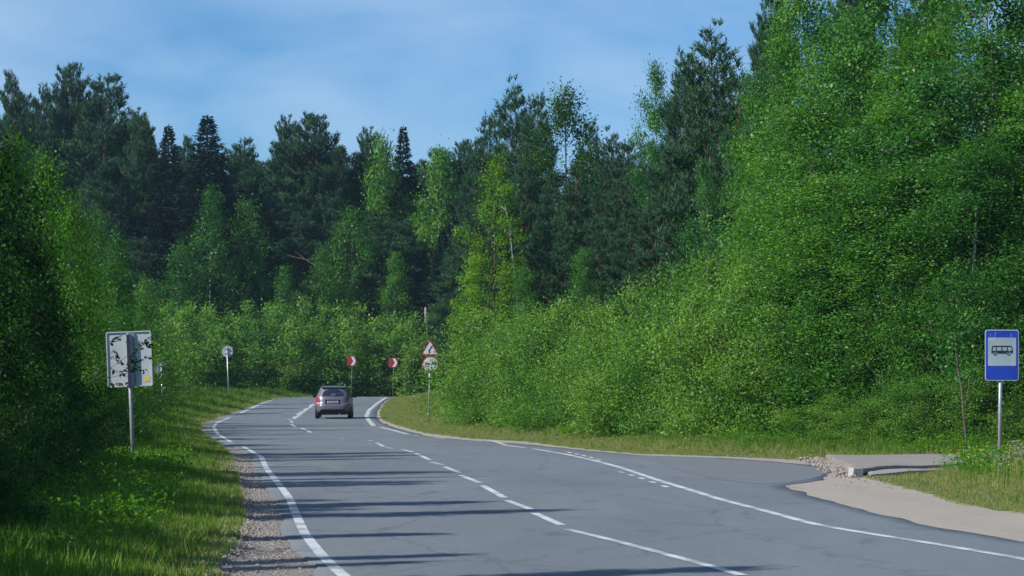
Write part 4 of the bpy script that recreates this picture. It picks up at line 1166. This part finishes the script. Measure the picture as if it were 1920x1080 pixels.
for x0, z0, x1, z1 in ((1, 45, 5, 54), (-11, 46, -12, 50), (54, 44, 53, 51)):
    a = (xo + (x0 - 25) * .0105 * .6, zc + z0 * .0085); b = (xo + (x1 - 25) * .0105 * .6, zc + z1 * .0085)
    part('scratch', t, M['scratch'], lambda m: m.prism([(a[0] - .003, a[1] - .02), (a[0] + .003, a[1] - .02), (b[0] + .004, min(b[1], zc + h / 2 - .03)), (b[0] - .001, min(b[1], zc + h / 2 - .03))], -.0675, -.0665))
part('clamp', t, M['galv'], lambda m: (m.box(-.05, .07, -.045, .03, zc + .28, zc + .31), m.box(-.05, .07, -.045, .03, zc - .31, zc - .28)))

# bend warning triangle over the no overtaking disc
Y = 107.0; X = place(804, Y); zb = hraw(X, Y)
t = empty('warning_sign_post', (X, Y, zb), 0, 'steel post with a bend warning triangle above a no overtaking disc', 'road sign', tilt=(0, rad(1.0)))
zt = zpic(656, Y) - zb; zd = zpic(683, Y) - zb
part('pole', t, M['galv'], lambda m: m.tube([(0, 0, -.5), (0, 0, zt + .3)], .035, 10), smooth=True)
sd = 34.5 * Y / FPX + .04
poly('triangle_plate', t, M['sign_red'], rtri(sd, .035, 0, zt), -.06, -.045)
poly('triangle_face', t, M['sign_white'], rtri(sd - .20, .015, 0, zt), -.065, -.0605)
u_ = sd / 40.0
poly('bend_arrow', t, M['black'], [(-2.8 * u_, zt - 7 * u_), (.4 * u_, zt - 7 * u_), (-.2 * u_, zt - 1.2 * u_), (3.6 * u_, zt + 4.2 * u_), (4.6 * u_, zt + 3.0 * u_), (5.0 * u_, zt + 8.4 * u_), (.2 * u_, zt + 7.0 * u_), (1.6 * u_, zt + 6.0 * u_), (-3.4 * u_, zt - .6 * u_)][::1], -.069, -.0655)
R_ = 16.2 * Y / FPX
poly('disc_plate', t, M['sign_red'], circle(R_, 36, .03, zd), -.06, -.045)
poly('disc_face', t, M['sign_white'], circle(R_ * .84, 36, .03, zd), -.065, -.0605)
def car_rear(cx, cz, k): return [(cx - 1.0 * k, cz - .45 * k), (cx - .72 * k, cz - .45 * k), (cx - .72 * k, cz - .22 * k), (cx + .72 * k, cz - .22 * k), (cx + .72 * k, cz - .45 * k), (cx + 1.0 * k, cz - .45 * k), (cx + 1.05 * k, cz + .1 * k), (cx + .72 * k, cz + .2 * k), (cx + .52 * k, cz + .62 * k), (cx - .52 * k, cz + .62 * k), (cx - .72 * k, cz + .2 * k), (cx - 1.05 * k, cz + .1 * k)]
poly('red_car_symbol', t, M['sign_red'], car_rear(.03 - R_ * .36, zd, R_ * .29), -.069, -.0655)
poly('black_car_symbol', t, M['black'], car_rear(.03 + R_ * .36, zd, R_ * .29), -.069, -.0655)

# chevrons
for px, py, lab in ((657, 677, 'red and white chevron sign on the bend, above the car roof'), (735, 680, 'red and white chevron sign on the bend, nearer the warning triangle')):
    Y = 189.0; X = place(px, Y); zb = hraw(X, Y); zc = zpic(py, Y) - zb; hw = 8.6 * Y / FPX
    t = empty('chevron_sign', (X, Y, zb), rad(-6), lab, 'road sign', 'chevron signs on the bend', tilt=(0, rad(2)))
    part('pole', t, M['dull_post'], lambda m: m.tube([(.05, 0, -.5), (.05, 0, zc + hw * .9)], .026, 8), smooth=True)
    poly('sign_plate', t, M['sign_red'], rrect(2 * hw, 2 * hw, .03, 0, zc), -.06, -.045)
    poly('chevron', t, M['sign_white'], [(-.12 * hw, zc - .93 * hw), (.42 * hw, zc - .93 * hw), (.97 * hw, zc), (.42 * hw, zc + .93 * hw), (-.12 * hw, zc + .93 * hw), (.42 * hw, zc)], -.066, -.0605)

# backs of round signs on the left
for px, py, Y, d, pale, lab in ((427, 658.5, 162, 22, 'plate_back', 'grey back of a round sign on a thin leaning pole by the left verge'), (304, 692, 116, 26, 'old_grey', 'dim round sign back half hidden in leaves right of the rectangular sign')):
    X = place(px + 2, Y); zb = hraw(X, Y); zc = zpic(py, Y) - zb; R_ = d / 2 * Y / FPX
    t = empty('round_sign', (X, Y, zb), rad(6), lab, 'road sign', tilt=(0, rad(-2.0)))
    part('pole', t, M['galv'], lambda m: m.tube([(0, 0, -.5), (0, 0, zc + R_ * .75)], .036, 8), smooth=True)
    poly('sign_plate', t, M[pale], circle(R_, 32, 0, zc), .04, .055)
    part('rim', t, M['old_grey'], lambda m: m.ring(circle(R_ * 1.03, 32, 0, zc), circle(R_ * .93, 32, 0, zc), .025, .06))
    part('clamp', t, M['old_grey'], lambda m: (m.box(-.13, .13, -.04, .04, zc + .12, zc + .17), m.box(-.13, .13, -.04, .04, zc - .17, zc - .12)))

# rectangular sign seen from behind
Y = 52.0; X = place(250, Y); zb = hraw(X, Y)
zc = zpic(673, Y) - zb
t = empty('rectangular_sign', (X, Y, zb), rad(3), 'pale back of a two panel rectangular sign with a yellow sticker', 'road sign', tilt=(0, rad(-2.2)))
part('pole', t, M['old_grey'], lambda m: m.tube([(0, 0, -.5), (0, 0, zc + .50)], .036, 12), smooth=True)
W2, H2_ = .425, .53; M['dark_steel'] = simple('dark_steel', (.018, .024, .06), .7, .2)
poly('left_panel', t, M['plate_back'], rrect(.52, 2 * H2_, .025, -.165, zc), .040, .052)
poly('right_panel', t, M['plate_back'], rrect(.32, 2 * H2_, .025, .270, zc), .040, .052)
part('rim', t, M['plate_back'], lambda m: m.ring(rrect(.875, 2 * H2_ + .02, .035, .0, zc), rrect(.835, 2 * H2_ - .025, .025, .0, zc), .018, .056))
part('stiffener', t, M['old_grey'], lambda m: m.box(.085, .118, .012, .040, zc - H2_ + .02, zc + H2_ - .03))
part('stiffener', t, M['plate_back'], lambda m: m.box(-.03, .075, .030, .0395, zc - H2_ + .02, zc + H2_ - .02))
part('bracket', t, M['dark_steel'], lambda m: m.box(-.034, .028, -.052, -.037, zc - H2_ - .03, zc + H2_ - .05))
poly('sticker', t, M['yellow'], rrect(.095, .095, .004, .335, zc - .40), .035, .0395)
part('clamp', t, M['old_grey'], lambda m: (m.box(-.05, .05, -.042, .03, zc + .32, zc + .36), m.box(-.05, .05, -.042, .03, zc - .36, zc - .32)))

# leafy twig of a verge sapling reaching over the sign back
rs = np.random.default_rng(5)
t = empty('sapling', (place(150, 50.5), 50.5, hraw(place(150, 50.5), 50.5) - .05), 0, 'thin sapling whose dark leafy twigs reach across the back of the rectangular sign', 'tree')
bx, bz = place(150, 50.5), hraw(place(150, 50.5), 50.5) - .05
paths = [(np.array([[0, 0, -.2], [.1, 0, 1.0], [.25, 0, 1.7], [.45, .05, 2.1]]), np.array([.018, .014, .009, .006]))]
P, D = [], []
for (ax, ay), (qx, qy) in [((205, 690), (232, 700)), ((228, 700), (247, 678)), ((247, 680), (280, 668)), ((246, 672), (262, 652)), ((255, 655), (284, 634)), ((200, 720), (242, 722)), ((205, 640), (222, 632)), ((210, 655), (220, 672)), ((240, 690), (268, 694)), ((244, 700), (256, 676)), ((205, 668), (224, 680)), ((262, 640), (280, 648))]:
    a = np.array([place(ax, 50.5) - bx, rs.normal() * .1 + .1, zpic(ay, 50.5) - bz]); b = np.array([place(qx, 50.5) - bx, rs.normal() * .1 + .1, zpic(qy, 50.5) - bz])
    paths.append((np.array([paths[0][0][2] if rs.uniform() < .4 else a - (b - a) * .3, a, b]), np.array([.005, .004, .002])))
    n = 16
    for u in np.linspace(0, 1, n): P.append(a + (b - a) * u + rs.normal(size=3) * .018); D.append((b - a) / np.linalg.norm(b - a) + rs.normal(size=3) * .7 + np.array([0, 0, -.35]))
link('stem', limb_paths_to_mesh('sapling_stem', paths, M['brown_bark']), t)
link('leaves', leaves_mesh('sapling_leaves', np.array(P), np.array(D), .088, rs, M['shade_leaf'], np.full(len(P), .3), width=.55), t)

# pale pole over the bend bushes
Y = 198.0; X = place(798, Y); zb = hraw(X, Y)
t = empty('utility_pole', (X, Y, zb), 0, 'pale pole top showing above the bend bushes left of the warning triangle', 'pole')
zt = zpic(576, Y) - zb
part('post', t, M['concrete'], lambda m: m.tube([(0, 0, -.5), (0, 0, zt)], .08, 8), smooth=True)
part('bracket', t, M['old_grey'], lambda m: m.box(-.06, .55, -.04, .04, zpic(601, Y) - zb - .08, zpic(601, Y) - zb))
part('insulator', t, M['sign_white'], lambda m: m.tube([(.5, 0, zpic(601, Y) - zb), (.5, 0, zpic(596, Y) - zb)], .09, 8), smooth=True)

# bare red bough and dead white trunk
Y = 202.5; bx = place(600, Y); zb = hraw(bx, Y)
t = empty('dead_tree', (bx, Y, zb), 0, 'dead tree whose bare reddish bough arches in the dark far forest', 'tree')
link('trunk', limb_paths_to_mesh('dead_tree_trunk', [(np.array([[0, .5, -.3], [.1, .3, 4], [-.1, .1, zpic(500, Y) - zb]]), np.array([.12, .09, .06]))], M['brown_bark']), t)
def bp_(px, py): return [place(px, Y) - bx, 0, zpic(py, Y) - zb]
link('bough', limb_paths_to_mesh('dead_tree_bough', [(np.array([bp_(600, 502), bp_(585, 494), bp_(572, 486), bp_(556, 483), bp_(538, 478)]), np.array([.04, .036, .032, .026, .014])), (np.array([bp_(572, 486), bp_(562, 478), bp_(552, 470)]), np.array([.03, .02, .01]))], M['red_wood']), t)
Y = 125.3; bx = place(962, Y); zb = hraw(bx, Y)
t = empty('dead_tree', (bx, Y, zb), 0, 'bare white dead trunk with short forked twigs inside the yellow green tree', 'tree')
link('trunk', limb_paths_to_mesh('white_dead_trunk', [(np.array([[place(974, Y) - bx, 0, -.3], bp_(970, 560), bp_(962, 490), bp_(956, 430), bp_(950, 400), bp_(947, 384)]), np.array([.040, .038, .034, .030, .025, .014])),
     (np.array([bp_(955, 442), bp_(962, 436), bp_(973, 430)]), np.array([.035, .025, .012])), (np.array([bp_(948, 394), bp_(941, 388), bp_(937, 384)]), np.array([.04, .03, .02])), (np.array([bp_(958, 450), bp_(950, 428)]), np.array([.03, .015]))], M['dead_wood']), t)
# thin bare stem right of the platform
Y = 59.0; bx = place(1812, Y); zb = hraw(bx, Y)
t = empty('thin_tree', (bx, Y, zb), 0, 'thin brown bare stemmed tree standing just right of the platform', 'tree')
def bq(px, py, dy=0): return [place(px, Y) - bx, dy, zpic(py, Y) - zb]
link('trunk', limb_paths_to_mesh('thin_trunk', [(np.array([[0, 0, -.2], bq(1812, 830), bq(1807, 780), bq(1803, 730), bq(1800, 690, .3), bq(1796, 620, .5)]), np.array([.028, .026, .024, .02, .016, .01])), (np.array([bq(1806, 770), bq(1814, 745), bq(1820, 715, .2)]), np.array([.02, .014, .008]))], M['brown_bark']), t)
rs = np.random.default_rng(8); n = 500
cc = np.array([bq(1796, 625, .6), bq(1822, 700, .4), bq(1798, 660, .6)])
P = cc[rs.integers(0, 3, n)] + rs.normal(size=(n, 3)) * .22
link('crown', leaves_mesh('thin_crown', P, rs.normal(size=(n, 3)) + [0, 0, -.3], .09, rs, M['aspen_leaf'], rs.uniform(.2, .8, n)), t)

# ------------------------------------------------------------------ the car
M['car_paint'] = simple('car_paint', (.155, .145, .175), .36, .45, var=.03, scale=2)
M['car_glass'] = simple('car_glass', (.012, .018, .04), .08, 0, 1.0, var=.1)
M['car_trim'] = simple('car_trim', (.005, .005, .007), .8, spec=.1)
M['tail_red'] = simple('tail_red', (.36, .012, .03), .25, 0, .8)
M['lamp_white'] = simple('lamp_white', (.55, .5, .52), .3)
M['car_head'] = simple('car_headrest', (.05, .055, .07), .8)
M['tyre'] = simple('tyre', (.014, .014, .016), .85)
M['chrome'] = simple('chrome', (.5, .5, .52), .25, .9, var=.03)
M['plate_white'] = simple('number_plate', (.34, .36, .42), .5, var=.04)
Yc = 122.0; Xc = place(624.5, Yc)
car = empty('car', (Xc, Yc, float(zr(Yc)) + .004), rad(2.0), 'silver grey estate car driving away towards the bend, seen from behind', 'car', tilt=(rad(.6), 0))
RG = [(.27, .10, 3.95, .78), (.34, .03, 4.02, .82), (.46, .00, 4.06, .84), (.60, .00, 4.07, .845), (.655, .015, 4.05, .842), (.67, .05, 4.03, .835), (.80, .07, 3.98, .84), (.93, .10, 3.75, .835), (1.00, .14, 3.0, .815), (1.06, .18, 2.85, .785), (1.22, .30, 2.5, .715), (1.36, .40, 2.2, .645), (1.44, .44, 2.02, .60), (1.48, .56, 1.85, .53), (1.50, .75, 1.6, .38)]
NE = 5.0
def ring_at(z):
    zs = [r[0] for r in RG]; return tuple(np.interp(z, zs, [r[k] for r in RG]) for k in (1, 2, 3))
V, F = [], []; nr = 44
for z, y0, y1, hw in RG:
    for i in range(nr):
        a = 2 * math.pi * i / nr; c, s = math.cos(a), math.sin(a)
        V.append((hw * math.copysign(abs(c) ** (2 / NE), c), (y0 + y1) / 2 + (y1 - y0) / 2 * math.copysign(abs(s) ** (2 / NE), s), z))
for k in range(len(RG) - 1):
    for i in range(nr): F.append((k * nr + i, k * nr + (i + 1) % nr, (k + 1) * nr + (i + 1) % nr, (k + 1) * nr + i))
F.append(tuple(range(nr - 1, -1, -1))); F.append(tuple((len(RG) - 1) * nr + i for i in range(nr)))
me = bpy.data.meshes.new('car_body'); me.from_pydata(V, [], F); me.materials.append(M['car_paint']); me.update()
for p in me.polygons: p.use_smooth = len(p.vertices) == 4
link('body', me, car)
def rear_y(x, z):
    y0, y1, hw = ring_at(z); q = min(abs(x / hw), .995); return (y0 + y1) / 2 - (y1 - y0) / 2 * (1 - q ** NE) ** (1 / NE)
def side_x(y, z):
    y0, y1, hw = ring_at(z); q = min(abs((y - (y0 + y1) / 2) / ((y1 - y0) / 2)), .995); return hw * (1 - q ** NE) ** (1 / NE)
def overlay(name, zs, xl, xr, mat, off=.008, nc_=10, parent=car, label=None):
    V, F = [], []; m = len(zs)
    for dd in (off, -.01):
        for z in zs:
            for k in range(nc_ + 1):
                x = xl(z) + (xr(z) - xl(z)) * k / nc_; V.append((x, rear_y(x, z) - dd, z))
    w = nc_ + 1; b = m * w
    for j in range(m - 1):
        for k in range(nc_):
            i = j * w + k; F.append((i, i + 1, i + 1 + w, i + w)); F.append((b + i, b + i + w, b + i + w + 1, b + i + 1))
    for k in range(nc_):
        F.append((k, b + k, b + k + 1, k + 1)); i = (m - 1) * w + k; F.append((i, i + 1, b + i + 1, b + i))
    for j in range(m - 1):
        i = j * w; F.append((i, i + w, b + i + w, b + i)); i = j * w + nc_; F.append((i, b + i, b + i + w, i + w))
    me = bpy.data.meshes.new(name); me.from_pydata(V, [], F); me.materials.append(mat); me.update()
    o = link(name, me, parent)
    if label: o['label'] = label
    return o
zs = list(np.linspace(1.04, 1.36, 9))
hwz = lambda z: .50 * math.sqrt(max(0.06, 1 - ((z - 1.04) / .34) ** 2.2))
rw_ = overlay('rear_window', zs, lambda z: -hwz(z), hwz, M['car_glass'], .010)
overlay('headrest', [1.06, 1.09, 1.12, 1.15], lambda z: -.12 + (z - 1.06) * .5, lambda z: .14 - (z - 1.06) * .5, M['car_head'], .014, 4)
wip = MB(); wip.tube([(.02, rear_y(0, 1.03) - .03, 1.02), (.06, rear_y(0, 1.05) - .035, 1.06), (.34, rear_y(.3, 1.08) - .03, 1.09)], .008, 6); wip.build('rear_wiper', M['car_trim'], car)
for sgn in (-1, 1):
    f = lambda a, b: (lambda z: sgn * np.interp(z, [.68, .8, 1.02], a), lambda z: sgn * np.interp(z, [.68, .8, 1.02], b))
    xl, xr = f([.60, .60, .68], [.835, .836, .79])
    tl = overlay('tail_light', list(np.linspace(.72, .97, 5)), xl, xr, M['tail_red'], .012, 6)
    o = overlay('reversing_lamp', [.70, .74], xl, lambda z: sgn * .80, M['lamp_white'], .014, 5)
overlay('plate_recess', [.685, .70, .86, .875], lambda z: -.36, lambda z: .32, M['car_trim'], .004, 6)
pl = overlay('number_plate', [.715, .825], lambda z: -.28, lambda z: .24, M['plate_white'], .012, 4)
fc = bpy.data.curves.new('plate_text', 'FONT'); fc.body = 'T618OH'; fc.size = .125; fc.align_x = 'CENTER'; fc.extrude = .001
fo = bpy.data.objects.new('plate_text', fc); COL.objects.link(fo); bpy.context.view_layer.update()
tm = bpy.data.meshes.new_from_object(fo.evaluated_get(bpy.context.evaluated_depsgraph_get())); tm.materials.clear(); tm.materials.append(M['car_trim'])
bpy.data.objects.remove(fo)
tx = link('plate_text', tm, pl, (-.02, rear_y(0, .77) - .022, .728), (rad(90), 0, 0))
overlay('chrome_strip', [.885, .90], lambda z: -.40, lambda z: .36, M['chrome'], .016, 6)
overlay('bumper_step', [.615, .64], lambda z: -.52, lambda z: .52, M['chrome'], .010, 8)
part('rear_valance', car, M['car_trim'], lambda m: m.prism([(-.56, .19), (.56, .19), (.68, .30), (.52, .435), (-.52, .435), (-.68, .30)], -.012, .25))
part('underbody', car, M['car_trim'], lambda m: m.box(-.60, .60, .3, 3.7, .19, .30))
part('silencer', car, M['old_grey'], lambda m: m.tube([(.30, -.02, .22), (.30, .4, .22)], .03, 8))
part('spoiler', car, M['car_paint'], lambda m: m.prism([(-.56, 1.425), (.56, 1.425), (.52, 1.475), (-.52, 1.475)], .36, .62))
for sgn in (-1, 1):
    part('roof_rail', car, M['chrome'], lambda m: m.tube([(sgn * .53, .62, 1.47), (sgn * .545, .8, 1.515), (sgn * .545, 1.8, 1.515), (sgn * .53, 2.0, 1.46)], .014, 6))
    mr = part('door_mirror', car, M['car_trim'], lambda m: m.prism(rrect(.17, .13, .04, sgn * .945, 1.0), 2.55, 2.66))
    part('mirror_arm', mr, M['car_trim'], lambda m: m.box(min(sgn * .76, sgn * .88), max(sgn * .76, sgn * .88), 2.58, 2.63, .95, .98))
    for ya, yb_, lab in ((.62, 1.0, 'quarter'), (1.06, 1.78, 'rear'), (1.86, 2.62, 'front')):
        V, F = [], []
        zz = [1.03, 1.14, 1.24, 1.33]; yy = np.linspace(ya, yb_, 5)
        for z in zz:
            for y in yy:
                y2 = min(y, ring_at(z)[1] - .12 * (1 if lab == 'front' else 0)); y2 = max(y2, ring_at(z)[0] + .12)
                V.append((sgn * (side_x(y2, z) + .006), y2, z))
        for j in range(3):
            for k in range(4): i = j * 5 + k; F.append((i, i + 1, i + 6, i + 5) if sgn > 0 else (i, i + 5, i + 6, i + 1))
        me = bpy.data.meshes.new('side_window'); me.from_pydata(V, [], F); me.materials.append(M['car_glass']); me.update(); link('side_window', me, car)
    for ya in (.72, 3.28):
        def wheel(m):
            pr = [(-.095, .22), (-.095, .285), (-.07, .305), (.07, .305), (.095, .285), (.095, .22)]
            n = 24; V = []; F = []
            for x, r in pr:
                for k in range(n): a = 2 * math.pi * k / n; V.append((sgn * .745 + x, ya + r * math.cos(a), .305 + r * math.sin(a)))
            for j in range(5):
                for k in range(n): F.append((j * n + k, j * n + (k + 1) % n, (j + 1) * n + (k + 1) % n, (j + 1) * n + k))
            F.append(tuple(range(n))); F.append(tuple(5 * n + k for k in range(n - 1, -1, -1))); m.add(V, F)
        wo = part('wheel', car, M['tyre'], wheel)
        part('rim', wo, M['old_grey'], lambda m: m.tube([(sgn * .80, ya, .305), (sgn * .846, ya, .305)], .20, 16))

# ------------------------------------------------------------------ air
HAZE = 0.00016
if HAZE:
    mb = MB(); mb.box(-260, 260, -60, 900, -1.6, 36)
    hm = bpy.data.materials.new('haze'); hm.use_nodes = True
    for n_ in list(hm.node_tree.nodes): hm.node_tree.nodes.remove(n_)
    ho = hm.node_tree.nodes.new('ShaderNodeOutputMaterial'); pv = hm.node_tree.nodes.new('ShaderNodeVolumePrincipled')
    pv.inputs['Color'].default_value = (.50, .74, 1.0, 1); pv.inputs['Density'].default_value = HAZE; pv.inputs['Anisotropy'].default_value = .2
    hm.node_tree.links.new(pv.outputs[0], ho.inputs['Volume'])
    tag(mb.build('haze', hm), 'thin bluish summer haze over the whole valley', kind='stuff')
